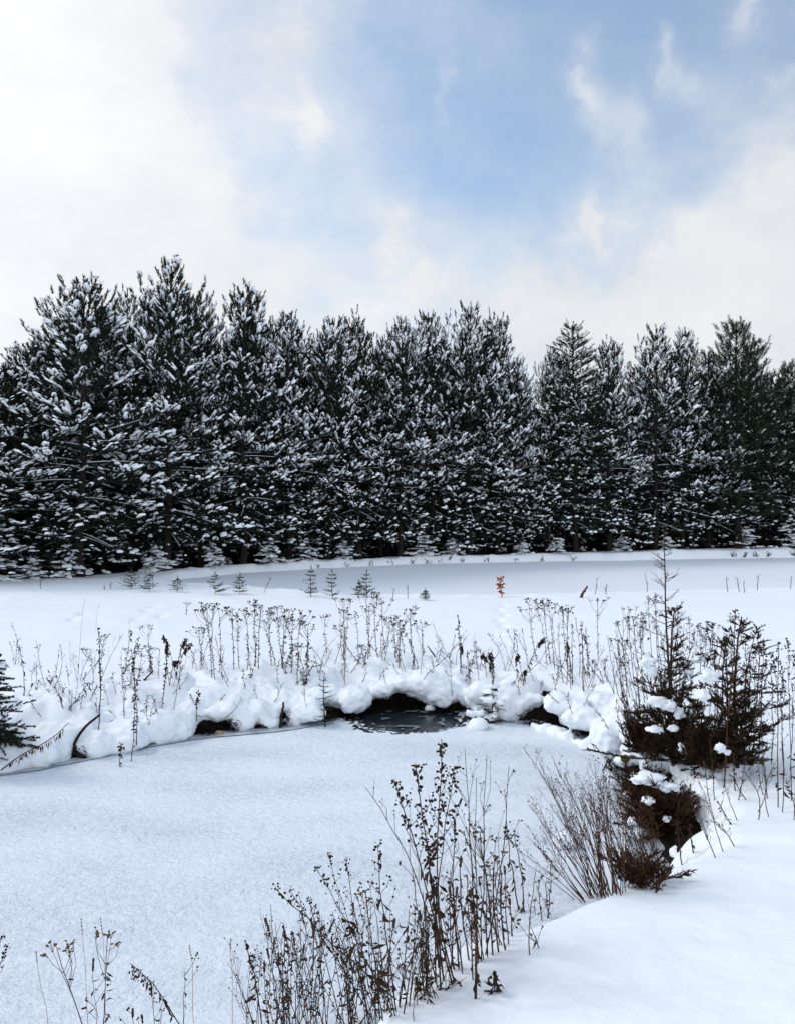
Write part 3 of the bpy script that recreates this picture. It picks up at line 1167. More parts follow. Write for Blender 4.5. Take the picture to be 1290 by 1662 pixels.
def curve(d, n, bow, rs, wig=.006):
    d = np.asarray(d, float)
    s = np.linspace(0, 1, n)
    side = unit(np.cross(d, [0.3, 1, .2]))
    pts = d[None] * s[:, None] + side[None] * (bow * np.sin(s * math.pi) * np.linalg.norm(d))[:, None]
    w = rs.normal(size=(n, 3)) * wig * np.linalg.norm(d)
    w[0] = 0
    return pts + w * (s[:, None] ** .5)


def interp(pts, s):
    k = np.linspace(0, 1, len(pts))
    return np.array([np.interp(s, k, pts[:, i]) for i in range(3)])


def rdir(rs, up=0.3):
    a = rs.uniform(0, 6.283)
    return unit(np.array([math.cos(a), math.sin(a), up]))


def dry_leaves(lf, pts, n, rs, s0=.1, s1=.75, L=(.03, .08), w=.012):
    for _ in range(n):
        p = interp(pts, rs.uniform(s0, s1))
        lf.leaf(p, rdir(rs, rs.uniform(-1.6, .2)), rs.uniform(*L), rs.uniform(.5, 1.3) * w, rs, .9)


def g_tansy(pts, rs, r, st, hd, lf, q=1.0):
    """flat-topped button heads on a stiff stem"""
    st.tube(pts, r, r * .55, 5)
    top = pts[-1]
    h = np.linalg.norm(top)
    nb = rs.randint(5, 9)
    for k in range(nb):
        s = rs.uniform(.66, .9)
        b = interp(pts, s)
        a = rs.uniform(0, 6.283)
        sp = rs.uniform(.04, .085) * (1.3 - s) / .45 * q
        e = np.array([top[0] + math.cos(a) * sp, top[1] + math.sin(a) * sp, top[2] - rs.uniform(-.01, .05) * q])
        mid = (b + e) / 2 + np.array([math.cos(a), math.sin(a), 0]) * sp * .3
        st.tube(np.array([b, mid, e]), r * .5, r * .32, 3)
        for j in range(rs.randint(3, 6)):
            f = e + np.array([rs.uniform(-.022, .022), rs.uniform(-.022, .022), rs.uniform(-.002, .012)]) * q
            st.tube(np.array([mid * .3 + e * .7, f]), r * .3, r * .25, 3)
            hd.blob(f, rs.uniform(.005, .0085) * q, rs, .7)
    if q > 1.2:
        dry_leaves(lf, pts, 14, rs, .1, .8, (.03, .07), .014)
    for j in range(4):
        hd.blob(top + rs.uniform(-.018, .018, 3) * q, rs.uniform(.005, .009) * q, rs, .7)
    dry_leaves(lf, pts, rs.randint(6, 14), rs, .15, .85, (.025, .06), .010)


def g_spike(pts, rs, r, st, hd, lf, q=1.0):
    """dock-like dark spike"""
    st.tube(pts, r * 1.15, r * .6, 5)
    n = int(24 * min(1.2, np.linalg.norm(pts[-1]) / .5))
    st.tube(pts * np.array([1, 1, .99]), r * .5, r * .3, 3)
    for k in range(n):
        s = rs.uniform(.45, 1.0)
        p = interp(pts, s)
        hd.blob(p + rs.normal(size=3) * .012 * q, rs.uniform(.006, .014) * q, rs, 1.2)
    dry_leaves(lf, pts, rs.randint(9, 16), rs, .1, .95, (.03, .08), .018)


def g_boneset(pts, rs, r, st, hd, lf, q=1.0):
    """ascending paired branches with knots of dark seed heads"""
    st.tube(pts, r, r * .45, 5)
    h = np.linalg.norm(pts[-1])
    for s in np.arange(.60, 1.0, .085 if q > .9 else .13):
        b = interp(pts, s)
        a = rs.uniform(0, 6.283)
        for k in range(2):
            aa = a + k * math.pi + rs.uniform(-.4, .4)
            L = (1.06 - s) * .55 * h * rs.uniform(.3, .75)
            e = b + np.array([math.cos(aa) * L * .55, math.sin(aa) * L * .55, L * .9])
            m_ = (b + e) / 2 + np.array([math.cos(aa), math.sin(aa), 0]) * L * .12
            st.tube(np.array([b, m_, e]), r * .45, r * .25, 3)
            for j in range(rs.randint(4, 9) if q > .9 else rs.randint(2, 6)):
                w = rs.uniform(.55, 1.05)
                c = b * (1 - w) + e * w
                f = c + rs.normal(size=3) * .012 * q
                hd.blob(f, rs.uniform(.004, .0085) * q, rs, .9)
    for j in range(7):
        hd.blob(interp(pts, rs.uniform(.9, 1.0)) + rs.normal(size=3) * .011 * q, rs.uniform(.006, .011) * q, rs)
    dry_leaves(lf, pts, rs.randint(5, 10), rs, .15, .7, (.04, .09), .02)


def g_wad(pts, rs, r, st, hd, lf, q=1.0):
    """stalk wrapped in shrivelled hanging leaves"""
    st.tube(pts, r * 1.1, r * .5, 5)
    for k in range(int(17 * np.linalg.norm(pts[-1]))):
        p = interp(pts, rs.uniform(.1, .92))
        d = rdir(rs, rs.uniform(-2.5, -.4))
        lf.leaf(p, d, rs.uniform(.04, .085), rs.uniform(.008, .020), rs, 1.0)
    for j in range(14):
        hd.blob(interp(pts, rs.uniform(.85, 1.0)) + rs.normal(size=3) * .014, rs.uniform(.005, .010), rs)


def g_twig(pts, rs, r, st, hd, lf, q=1.0):
    """thin bare branching stalk with pin-head buds"""
    st.tube(pts, r, r * .35, 4)
    h = np.linalg.norm(pts[-1])
    main = unit(pts[-1])
    for k in range(rs.randint(4, 8)):
        s = rs.uniform(.4, .95)
        b = interp(pts, s)
        d = unit(main + rdir(rs, .2) * rs.uniform(.35, .7))
        L = rs.uniform(.12, .34) * h * (1.15 - s) * 1.5
        e = b + d * L
        e[2] += L * .1
        m_ = (b + e) / 2 + rs.normal(size=3) * .012
        st.tube(np.array([b, m_, e]), r * .45, r * .22, 3)
        hd.blob(e, rs.uniform(.003, .0055), rs)
        for j in range(rs.randint(1, 4)):
            w = rs.uniform(.4, 1)
            p = b * (1 - w) + e * w
            f = p + unit(d + rdir(rs, .3) * .8) * rs.uniform(.02, .06)
            st.tube(np.array([p, f]), r * .25, r * .18, 3)
            hd.blob(f, rs.uniform(.0025, .005), rs)


def g_plain(pts, rs, r, st, hd, lf, q=1.0):
    """weathered stem with small leaves, catkin tip"""
    st.tube(pts, r, r * .5, 4)
    for k in range(rs.randint(3, 7)):
        s = rs.uniform(.3, .95)
        b = interp(pts, s)
        e = b + unit(unit(pts[-1]) + rdir(rs, .1) * .7) * rs.uniform(.04, .13)
        st.tube(np.array([b, (b + e) / 2 + rs.normal(size=3) * .006, e]), r * .5, r * .3, 3)
        if rs.rand() < .6:
            for j in range(3):
                hd.blob(e + rs.normal(size=3) * .006, rs.uniform(.003, .007), rs)
    if rs.rand() < .5:
        for j in range(5):
            hd.blob(interp(pts, 1 - j * .018), rs.uniform(.005, .008), rs, 1.6)
    dry_leaves(lf, pts, rs.randint(4, 10), rs, .15, .95, (.02, .05), .010)


def g_grass(pts, rs, r, st, hd, lf, q=1.0):
    st.tube(pts, r * .5, r * .25, 3)
    for j in range(5):
        hd.blob(interp(pts, 1 - j * .02), .0035, rs, 1.8)


def g_droop(pts, rs, r, st, hd, lf, q=1.0):
    """goldenrod plume hanging from a bent tip"""
    st.tube(pts, r, r * .5, 5)
    for k in range(70):
        s = rs.uniform(.72, 1.0)
        p = interp(pts, s)
        f = p + np.array([rs.normal() * .012, rs.normal() * .012, -rs.uniform(0, .07)])
        hd.blob(f, rs.uniform(.004, .009) * q, rs, 1.5)
        if rs.rand() < .4:
            st.tube(np.array([p, f]), r * .3, r * .2, 3)
    for k in range(16):
        p = interp(pts, rs.uniform(.3, .9))
        lf.leaf(p, rdir(rs, -2.2), rs.uniform(.04, .09), .012, rs, .8)


GEN = {'tansy': g_tansy, 'spike': g_spike, 'boneset': g_boneset, 'wad': g_wad, 'twig': g_twig, 'plain': g_plain, 'grass': g_grass, 'droop': g_droop}
NAMES = {'tansy': 'dry_tansy', 'spike': 'dry_dock', 'boneset': 'dry_boneset', 'wad': 'withered_weed', 'twig': 'bare_weed', 'plain': 'dry_weed', 'grass': 'grass_stalk', 'droop': 'goldenrod'}
STALK = {'tansy': 'stalk', 'spike': 'stalk', 'boneset': 'twig', 'wad': 'stalk_red', 'twig': 'stalk', 'plain': 'stalk', 'grass': 'grass', 'droop': 'stalk'}


def plant(kind, stems, label, group=None, rad=.0042, Y=None, seed=0, head=None, stalk=None, name=None, bow=.03, q=1.0):
    """stems: [(top px, top py, base px, base py), ...] in photo pixels; one plant, each stem a part with its heads and leaves"""
    rs = np.random.RandomState(seed + int(stems[0][0] * 7 + stems[0][1]))
    bases = []
    for (tx, ty, bx, by) in stems:
        g = G(bx, by)
        bases.append(g)
    b0 = np.mean(bases, axis=0)
    root = thing(name or NAMES[kind], label, 'grass stalk' if kind == 'grass' else 'dry plant', b0, group)
    for (tx, ty, bx, by), b in zip(stems, bases):
        top = P(tx, ty, b[1] + rs.uniform(-.12, .06))
        base = b - np.array([0, 0, .06])
        d = top - base
        pts = curve(d, 9, rs.uniform(-bow, bow), rs)
        if kind == 'droop':
            k = np.clip((np.linspace(0, 1, 9) - .65) / .35, 0, 1)
            pts[:, 2] -= k ** 2 * .10
        st, hd, lf = MB(), MB(), MB()
        if kind in ('plain', 'twig', 'grass'):
            hd = st
        GEN[kind](pts, rs, rad * rs.uniform(.85, 1.2), st, hd, lf, q)
        so = st.build('stem', M[stalk or STALK[kind]], root, True)
        so.location = base - b0
        if hd.n and hd is not st:
            hd.build('seed_sprays', M[head or 'head'], so)
        if lf.n:
            lf.build('dry_foliage', M['leaf'], so)
    return root


def cluster(kind, items, desc, group, **kw):
    items = sorted(items, key=lambda q: q[0])
    for i, it in enumerate(items):
        plant(kind, [it], ordinal(i) + ' ' + desc, group, **kw)


# far bank: tansy behind the pond, left cluster and the one behind the open water
cluster('tansy', [(323, 1020, 330, 1083), (335, 988, 344, 1100), (346, 980, 350, 1103), (355, 984, 357, 1090), (377, 988, 380, 1087), (387, 1000, 389, 1085), (399, 992, 402, 1087),
                  (413, 977, 415, 1082), (424, 985, 420, 1084), (436, 996, 441, 1080), (450, 988, 463, 1090), (462, 1000, 458, 1085), (490, 994, 483, 1112), (476, 1004, 474, 1092), (501, 1012, 497, 1082)],
        'dry tansy stalks left of the open water', 'tansy stalks left of the open water', rad=.0052, q=1.7)
cluster('tansy', [(528, 1000, 532, 1060), (556, 972, 558, 1062), (566, 988, 559, 1106), (577, 996, 581, 1078), (593, 962, 602, 1064), (607, 963, 612, 1063), (600, 985, 597, 1070), (620, 973, 627, 1062),
                  (636, 1002, 641, 1068), (643, 1003, 657, 1060), (650, 1008, 648, 1084), (664, 990, 667, 1055), (683, 1010, 687, 1064)],
        'dry tansy stalks standing behind the open water', 'tansy stalks behind the open water', rad=.0052, q=1.7)
cluster('tansy', [(858, 985, 872, 1072), (868, 972, 888, 1080), (880, 974, 893, 1078), (890, 980, 900, 1086), (912, 988, 919, 1080), (922, 984, 922, 1096), (969, 972, 970, 1070)],
        'dry tansy stalks right of the open water', 'tansy stalks right of the open water', rad=.0052, q=1.7)
cluster('plain', [(808, 1024, 837, 1088), (823, 1020, 846, 1084), (838, 1030, 858, 1064), (772, 1040, 778, 1104), (784, 1058, 790, 1100), (757, 1060, 764, 1110), (729, 1062, 734, 1130), (700, 1066, 706, 1090)],
        'short weeds on the bank over the open water', 'weeds over the open water', rad=.004)
cluster('plain', [(895, 1004, 908, 1100), (906, 1012, 914, 1108), (934, 1004, 940, 1095), (950, 1020, 956, 1100), (985, 1030, 1004, 1130), (999, 1022, 1010, 1140), (1012, 1040, 1020, 1150), (1027, 1060, 1038, 1160)],
        'brown weeds just left of the cedars', 'weeds left of the cedar', rad=.0048)
plant('spike', [(742, 1000, 747, 1092)], 'dark leafy dock spike standing above the right end of the open water', rad=.006)
plant('spike', [(502, 1040, 498, 1110)], 'dark dock stalk at the right edge of the left tansy', rad=.005)
plant('wad', [(943, 1010, 947, 1122), (927, 1012, 928, 1112)], 'pair of stalks with hanging leaves left of the cedar', rad=.006)
plant('droop', [(920, 1030, 926, 1118)], 'bent goldenrod drooping on the bank right of the open water', rad=.005)
plant('spike', [(797, 1058, 801, 1112)], 'short bare snag on the snow mound right of the open water', rad=.006)
# left bank
plant('spike', [(160, 1023, 160, 1184)], 'tall dark dock stalk above the curved driftwood on the left bank', rad=.0065)
plant('tansy', [(171, 1030, 163, 1104)], 'pale tansy stalk just right of the tall dark dock')
plant('tansy', [(146, 1053, 153, 1108)], 'pale tansy stalk just left of the tall dark dock')
plant('spike', [(213, 1052, 222, 1202)], 'long dark dock stalk reaching down to the ice on the left bank', rad=.0055)
plant('spike', [(220, 1118, 213, 1236)], 'dark withered stalk hanging over the ice at the left', rad=.0045)
plant('spike', [(198, 1206, 193, 1244)], 'small dark stalk sticking up through the ice by the left bank', rad=.0045)
plant('spike', [(272, 1058, 262, 1148)], 'dark curved dock stalk right of the middle of the left bank', rad=.0055)
plant('plain', [(260, 1053, 259, 1102)], 'thin upright weed beside the curved dock on the left bank')
plant('plain', [(293, 1085, 281, 1152)], 'leaning weed right of the curved dock')
plant('spike', [(323, 1120, 320, 1164)], 'short dark stump of weed near the shore, left of the tansy', rad=.0055)
plant('plain', [(315, 1058, 312, 1084)], 'tiny weed at the left foot of the tansy stalks')
cluster('plain', [(79, 1088, 96, 1122), (92, 1096, 102, 1124), (109, 1076, 114, 1112), (101, 1108, 104, 1128), (128, 1078, 122, 1140), (139, 1092, 130, 1150), (183, 1092, 190, 1128), (196, 1056, 202, 1166),
                  (205, 1110, 203, 1162), (231, 1060, 226, 1106), (239, 1124, 240, 1172), (252, 1134, 242, 1174), (118, 1120, 116, 1154), (70, 1112, 88, 1126)],
        'small dry weeds on the left bank', 'small weeds on the left bank', rad=.0035)
cluster('grass', [(138, 973, 127, 1094), (161, 982, 156, 1020), (114, 1042, 116, 1082), (211, 1008, 210, 1060), (308, 1050, 298, 1086)],
        'thin pale grass stalks on the left bank', 'pale grass stalks on the left bank', rad=.0055)
plant('tansy', [(304, 978, 302, 998)], 'lone tiny tansy in the open field left of the tansy rows', rad=.005)

# near shore: the big clump in front, right of the middle
plant('boneset', [(718, 1196, 716, 1606), (676, 1238, 722, 1590), (639, 1262, 738, 1598), (741, 1240, 706, 1590)], 'tallest dry weed at the near shore, dark seed knots above all others', rad=.0042, bow=.04)
plant('wad', [(700, 1420, 742, 1594), (693, 1370, 712, 1570)], 'dark stalks wrapped in withered leaves at the foot of the tallest weed', rad=.005)
plant('twig', [(592, 1278, 716, 1560)], 'single bare stalk leaning left of the tallest weed', rad=.0035, bow=.08)
plant('twig', [(752, 1216, 776, 1556), (789, 1228, 780, 1560), (822, 1246, 784, 1550), (770, 1262, 772, 1560)], 'pale bare branching weed just right of the tallest weed', rad=.0034)
plant('wad', [(820, 1332, 843, 1478), (833, 1352, 850, 1480)], 'dark leafy stalks at the right end of the near clump', rad=.0055)
plant('tansy', [(801, 1392, 812, 1545), (777, 1350, 800, 1550)], 'tansy with tan flat heads in the near clump', rad=.0045, head='head_tan')
plant('wad', [(764, 1440, 770, 1618)], 'reddish brown leafy stalk in front of the near clump', rad=.0055)
plant('plain', [(760, 1366, 776, 1560), (745, 1392, 764, 1556), (735, 1330, 752, 1570), (790, 1418, 792, 1548), (812, 1440, 822, 1540), (728, 1440, 746, 1570), (756, 1420, 768, 1590), (826, 1460, 830, 1520)], 'tangle of reddish stems in the middle of the near clump', rad=.004, stalk='stalk_red')
plant('boneset', [(514, 1412, 640, 1640), (534, 1392, 600, 1650), (561, 1392, 616, 1650)], 'dry weed with three dark seed knots left of the tallest weed', rad=.0036, q=.75)
plant('boneset', [(450, 1443, 660, 1614), (470, 1446, 610, 1650)], 'long weed leaning far left over the ice with a dark seed knot', rad=.0036, q=.75)
plant('boneset', [(612, 1374, 646, 1640), (501, 1459, 560, 1670)], 'small-headed weed between the leaning weed and the tallest weed', rad=.0034, q=.75)
plant('tansy', [(592, 1448, 618, 1655)], 'single tansy with a tan flat head at the near shore', rad=.0036, head='head_tan')
plant('spike', [(399, 1524, 440, 1740), (462, 1500, 480, 1730)], 'weed with dark cattail-like tips at the left end of the near clump', rad=.0034, q=.55)
rs0 = np.random.RandomState(77)
TANGLE = []
for k in range(14):
    stems = []
    cx = 418 + k * 21
    for j in range(7):
        bx = cx + rs0.uniform(-14, 22)
        by = np.interp(bx, [400, 600, 700], [1740, 1656, 1606]) + rs0.uniform(-6, 14)
        ty = np.interp(cx, [400, 480, 560, 640, 700], [1510, 1490, 1470, 1480, 1490]) + rs0.uniform(-25, 120)
        tx = bx - rs0.normal() * 38 - 12
        stems.append((tx, ty, bx, by))
    TANGLE.append(stems)
for k, stems in enumerate(TANGLE):
    plant('plain' if k % 3 else 'twig', stems, ordinal(k) + ' dense weed tufts along the near shore', 'weed tufts at the bottom of the near shore', rad=.0030, stalk='stalk' if k % 2 else 'twig', bow=.07)
for k in range(4):
    bx0 = 700 + k * 38
    stems = [(bx0 - rs0.uniform(-10, 35), 1440 + rs0.uniform(-40, 60), bx0 + rs0.uniform(-15, 15), np.interp(bx0, [700, 830], [1600, 1520]) + rs0.uniform(-8, 8)) for j in range(5)]
    plant('plain', stems, ordinal(k) + ' low reddish tufts under the tallest weed', 'low weed tufts under the tallest weed', rad=.0034, stalk='stalk_red' if k % 2 else 'stalk')
plant('spike', [(800, 1580, 803, 1606)], 'small dark leaf tuft lying on the snow slope right of the near clump', rad=.004)
plant('grass', [(672, 1590, 672, 1655)], 'thin dark grass blade on the slope at the bottom', rad=.006)
plant('twig', [(870, 1408, 858, 1548)], 'thin upright twig by itself on the snow crest', rad=.0034)
plant('plain', [(885, 1430, 892, 1492), (872, 1440, 880, 1496), (893, 1402, 886, 1490)], 'low weed on the snow crest between the two near clumps', rad=.004)
plant('plain', [(868, 1520, 882, 1540)], 'small broken twig on the slope under the snow crest', rad=.004)
# right fan of twigs
FAN = [
    ([(870, 1224, 973, 1456), (898, 1240, 976, 1452), (912, 1300, 978, 1456), (885, 1262, 970, 1452)], 'leftmost fan of bare twigs on the right shore, spreading over the ice'),
    ([(860, 1308, 966, 1458), (855, 1340, 960, 1462), (900, 1342, 968, 1458), (872, 1372, 958, 1465)], 'lowest fan of bare twigs arching left over the ice'),
    ([(935, 1252, 984, 1450), (950, 1244, 988, 1452), (925, 1282, 982, 1454), (940, 1300, 986, 1450), (916, 1262, 980, 1450)], 'dense upright fan of twigs in the middle of the right shore'),
    ([(962, 1240, 1004, 1452), (975, 1258, 1008, 1450), (955, 1296, 998, 1450), (984, 1290, 1012, 1448)], 'fan of twigs directly left of the rusty juniper'),
    ([(970, 1270, 1040, 1440), (992, 1302, 1050, 1438), (1006, 1330, 1056, 1440), (982, 1320, 1046, 1440)], 'fan of twigs in front of the rusty juniper'),
    ([(1036, 1300, 1070, 1430), (1046, 1330, 1078, 1428), (1022, 1342, 1066, 1432), (1062, 1350, 1082, 1426)], 'rightmost fan of twigs at the foot of the rusty juniper'),
]
rs2 = np.random.RandomState(15)
for stems, lab in FAN:
    stems = stems + [(a + rs2.uniform(-28, 34), b + rs2.uniform(-10, 60), c + rs2.uniform(-14, 10), d + rs2.uniform(-4, 4)) for (a, b, c, d) in stems + stems]
    plant('twig', stems, lab, 'fans of bare twigs on the right shore', rad=.0036, stalk='stalk_red', bow=.07)
plant('wad', [(970, 1350, 976, 1454)], 'dark leafy stalk at the foot of the twig fans', rad=.006)
plant('wad', [(1098, 1330, 1108, 1402)], 'withered leaf stalk hanging right of the rusty juniper', rad=.0055)
plant('wad', [(1118, 1338, 1126, 1380)], 'small withered leaf stalk at the right edge of the rusty juniper', rad=.005)
# weeds on the right bank
cluster('boneset', [(1238, 1046, 1246, 1296), (1262, 1040, 1262, 1310), (1276, 1034, 1284, 1300), (1254, 1062, 1268, 1318), (1292, 1050, 1290, 1320), (1306, 1045, 1300, 1310)],
        'tall dark weeds at the right edge', 'tall weeds at the right edge', rad=.0044)
cluster('plain', [(1142, 1236, 1160, 1328), (1150, 1196, 1158, 1300), (1224, 1210, 1240, 1290), (1210, 1230, 1196, 1300), (1190, 1266, 1216, 1296), (1164, 1300, 1192, 1336), (1128, 1296, 1166, 1392)],
        'thin leaning stems below the cedars', 'thin stems in front of the cedars', rad=.0042)
cluster('tansy', [(1025, 1000, 1036, 1150), (1010, 1010, 1022, 1130), (1002, 1040, 1014, 1160), (1040, 1010, 1046, 1140), (1148, 1010, 1150, 1160), (1160, 1040, 1158, 1180), (1136, 1030, 1140, 1160)],
        'leggy tansy by the left cedar', 'tansy round the left cedar', rad=.005, q=1.3)
cluster('plain', [(1000, 1090, 1030, 1180), (1008, 1120, 1036, 1200), (1015, 1070, 1040, 1170), (1020, 1150, 1050, 1215), (996, 1060, 1022, 1150), (1252, 1100, 1250, 1240), (1236, 1120, 1230, 1230), (1270, 1090, 1272, 1260), (1284, 1110, 1280, 1250)],
        'scraggly stems flanking the two cedars', 'scraggly stems beside the cedars', rad=.0045)
plant('wad', [(1190, 1222, 1194, 1284)], 'black drooping leaf wad under the right cedar', rad=.0055)
plant('tansy', [(1018, 985, 1030, 1110)], 'tansy stalk left of the bare larch', rad=.005)
cluster('boneset', [(1052, 966, 1066, 1120), (1064, 962, 1074, 1120), (1040, 992, 1056, 1120), (1100, 990, 1098, 1130), (1118, 1000, 1108, 1130), (1132, 1012, 1118, 1140), (1146, 1022, 1128, 1150)],
        'dark weeds inside the left cedar', 'weeds through the left cedar', rad=.0048)
cluster('plain', [(1060, 1000, 1070, 1200), (1080, 985, 1084, 1210), (1094, 1005, 1092, 1220), (1110, 1015, 1100, 1230), (1126, 1030, 1112, 1230), (1140, 1050, 1124, 1230), (1030, 1060, 1052, 1200), (1020, 1100, 1050, 1210), (1156, 1060, 1150, 1240), (1170, 1050, 1168, 1250), (1216, 1060, 1204, 1240), (1236, 1080, 1214, 1250)],
        'reddish stems tangled in the cedars', 'reddish stems tangled in the cedars', rad=.0045, stalk='stalk_red', bow=.07, q=1.2)
cluster('twig', [(1112, 1290, 1150, 1360), (1136, 1270, 1176, 1380), (1150, 1330, 1196, 1372), (1166, 1240, 1200, 1330), (1206, 1250, 1228, 1330), (1230, 1230, 1222, 1318), (1262, 1230, 1250, 1326), (1270, 1260, 1286, 1330)],
        'bent bare stems on the snow right of the junipers', 'bent stems right of the junipers', rad=.004, bow=.14)
plant('boneset', [(1192, 988, 1174, 1278)], 'tall red-stemmed weed with drooping leaves rising through the right cedar', rad=.0062, stalk='stalk_red')
plant('boneset', [(1208, 1030, 1200, 1200), (1222, 1042, 1214, 1220), (1176, 1030, 1180, 1200)], 'dark bushy weed among the right cedar tops', rad=.005)

# weeds and saplings on the shore of the second pond
cluster('plain', [(968, 938, 965, 964), (984, 948, 982, 964), (1046, 932, 1050, 960), (1178, 936, 1181, 960), (1196, 938, 1200, 960), (1206, 944, 1208, 962), (1230, 934, 1229, 958), (1284, 934, 1282, 956), (640, 956, 636, 972), (662, 952, 662, 972), (440, 938, 428, 962), (170, 950, 171, 958), (180, 944, 181, 956), (66, 942, 67, 956)],
        'thin weeds edging the second pond', 'thin weeds by the second pond', rad=.009)
rs1 = np.random.RandomState(9)
for k, bx in enumerate([520, 560, 600, 634, 668, 694, 716, 752, 790, 838, 880, 930, 1190, 1206, 1225, 1246, 1286]):
    by = float(np.interp(bx, [400, 500, 700, 1000, 1290], [928, 922, 913.5, 908, 902]))
    n = 3 if bx < 1150 else 6
    stems = [(bx + rs1.uniform(-7, 7), by - rs1.uniform(3, 9), bx + rs1.uniform(-5, 5), by) for j in range(n)]
    plant('plain', stems, ordinal(k) + ' herb tufts on the second pond rim', 'herb tufts on the rim beyond the second pond', rad=.013, name='herb_tuft')


def BANK_WEEDS():
    rb = np.random.RandomState(52)
    spans = [('on the left bank', 20, 318, 1150, 1075, 15), ('behind the left tansy', 330, 520, 1110, 1080, 9), ('behind the open water', 525, 740, 1090, 1066, 15), ('right of the open water', 745, 1005, 1125, 1078, 19)]
    kinds = ['plain', 'twig', 'tansy', 'wad', 'droop']
    for (where, x0, x1, y0, y1, n) in spans:
        for k, x in enumerate(np.linspace(x0, x1, n)):
            x += rb.uniform(-8, 8)
            y = rb.uniform(y1, y0)
            items = []
            for j in range(rb.randint(1, 4)):
                L = rb.uniform(28, 95) * (1 if rb.rand() < .7 else .6)
                a = rb.normal() * .32
                items.append((x + L * math.sin(a) + rb.uniform(-5, 5), y - L * math.cos(a), x + rb.uniform(-6, 6), y + rb.uniform(-3, 3)))
            plant(kinds[rb.choice(5, p=[.34, .24, .2, .14, .08])], items, ordinal(k) + ' ragged weeds ' + where, 'ragged weeds on the far bank', rad=.0042, bow=.12, q=1.3, name='ragged_weed')


def BANK_TWIGS():
    rb = np.random.RandomState(41)
    xs = np.concatenate([np.linspace(60, 560, 26), np.linspace(590, 1010, 22)])
    items = []
    for x in xs:
        x += rb.uniform(-7, 7)
        lo = float(np.interp(x, [0, 300, 550, 700, 880, 1010], [1225, 1185, 1160, 1120, 1150, 1205]))
        hi = float(np.interp(x, [0, 300, 550, 700, 880, 1010], [1120, 1100, 1095, 1080, 1080, 1120]))
        y = rb.uniform(hi, lo - 14)
        a = rb.uniform(-1.2, 1.2)
        L = rb.uniform(16, 44)
        items.append((x + L * math.sin(a), y - L * math.cos(a), x, y))
    for side, its in (('left', items[:26]), ('right', items[26:])):
        for i in range(0, len(its), 2):
            plant('twig' if i % 4 else 'plain', its[i:i + 2], ordinal(i // 2) + ' tiny twigs poking from the snow mounds ' + ('left' if side == 'left' else 'right') + ' of centre',
                  'tiny twigs in the snow mounds', rad=.0042, bow=.12)


def red_oak():
    b = G(814, 970)
    root = thing('oak_sapling', 'little oak sapling with bright rusty red leaves by the second pond', 'sapling', b)
    rs = np.random.RandomState(4)
    h = (P(812, 936, b[1]) - b)[2]
    st = MB()
    pts = curve([-.03, 0, h], 6, .02, rs)
    st.tube(pts, .012, .006, 4)
    so = st.build('stem', M['twig'], root, True)
    lf = MB()
    for k in range(40):
        p = interp(pts, rs.uniform(.2, 1.0))
        lf.leaf(p, rdir(rs, rs.uniform(-.9, .6)), rs.uniform(.07, .16), rs.uniform(.04, .08), rs, .5)
    lf.build('leaf_cluster', M['leaf_red'], root)


red_oak()


def fir(name, label, base, top_py, width, group=None, mat='sapling', tiers=9, snow=0.0, seed=0, dens=10, bare=.1, nl=.035, nw=.012):
    rs = np.random.RandomState(seed)
    root = thing(name, label, 'young tree', base, group)
    px_ = to_px(base)
    h = (P(px_, top_py, base[1]) - base)[2]
    st, fo = MB(), MB()
    pts = curve([rs.uniform(-.03, .03) * h, 0, h], 8, .02, rs, .004)
    st.tube(pts - [0, 0, .0], max(.006, .014 * h), .003 + .001 * h, 5)
    C, A, L = [], [], []
    SC, SD = [], []
    for k in range(tiers):
        s = bare + (1 - bare) * k / tiers
        p = interp(pts, s)
        r = width * (1 - s) ** .8 * rs.uniform(.8, 1.1) + .02 * h
        for j in range(rs.randint(4, 7)):
            d = rdir(rs, rs.uniform(.05, .45) if snow == 0 else rs.uniform(-.35, .15))
            e = p + d * r * rs.uniform(.6, 1.1)
            st.tube(np.array([p, (p + e) / 2 + [0, 0, -.02 * r], e]), .004 + .003 * h, .002 + .001 * h, 3)
            n = max(2, int(r / .07))
            for q in range(n):
                w = (q + .6) / n
                C.append(p * (1 - w) + e * w)
                side = unit(np.cross(d, [0, 0, 1])) * rs.choice([-1, 1]) * (.9 if q < n - 1 else .1)
                A.append(unit(d + side))
                L.append(rs.uniform(.6, 1.2) * min(.11, r * .5) + .02)
                if rs.rand() < snow:
                    SC.append(C[-1] + A[-1] * .04 + [0, 0, .03])
                    SD.append(A[-1])
    for q in range(3):
        C.append(pts[-1] - [0, 0, .04 * q])
        A.append(np.array([0, 0, 1.]))
        L.append(.06)
    V, F = needle_tufts(np.array(C), np.array(A), np.array(L), nl, nw, dens, rs, 30, 65)
    fo.add(V, tris=F)
    st.build('trunk', M['bark'], root, True)
    fo.build('crown', M[mat], root)
    if SC:
        sm = MB()
        q = rs.lognormal(0, .3, len(SC))
        V, F = snow_pads(np.array(SC), np.array(SD), .10 * q, .07 * q, .05 * q, rs)
        sm.add(V, tris=F)
        o = sm.build('snow_load', M['snow'], root, True)
        o['kind'] = 'stuff'
    return root


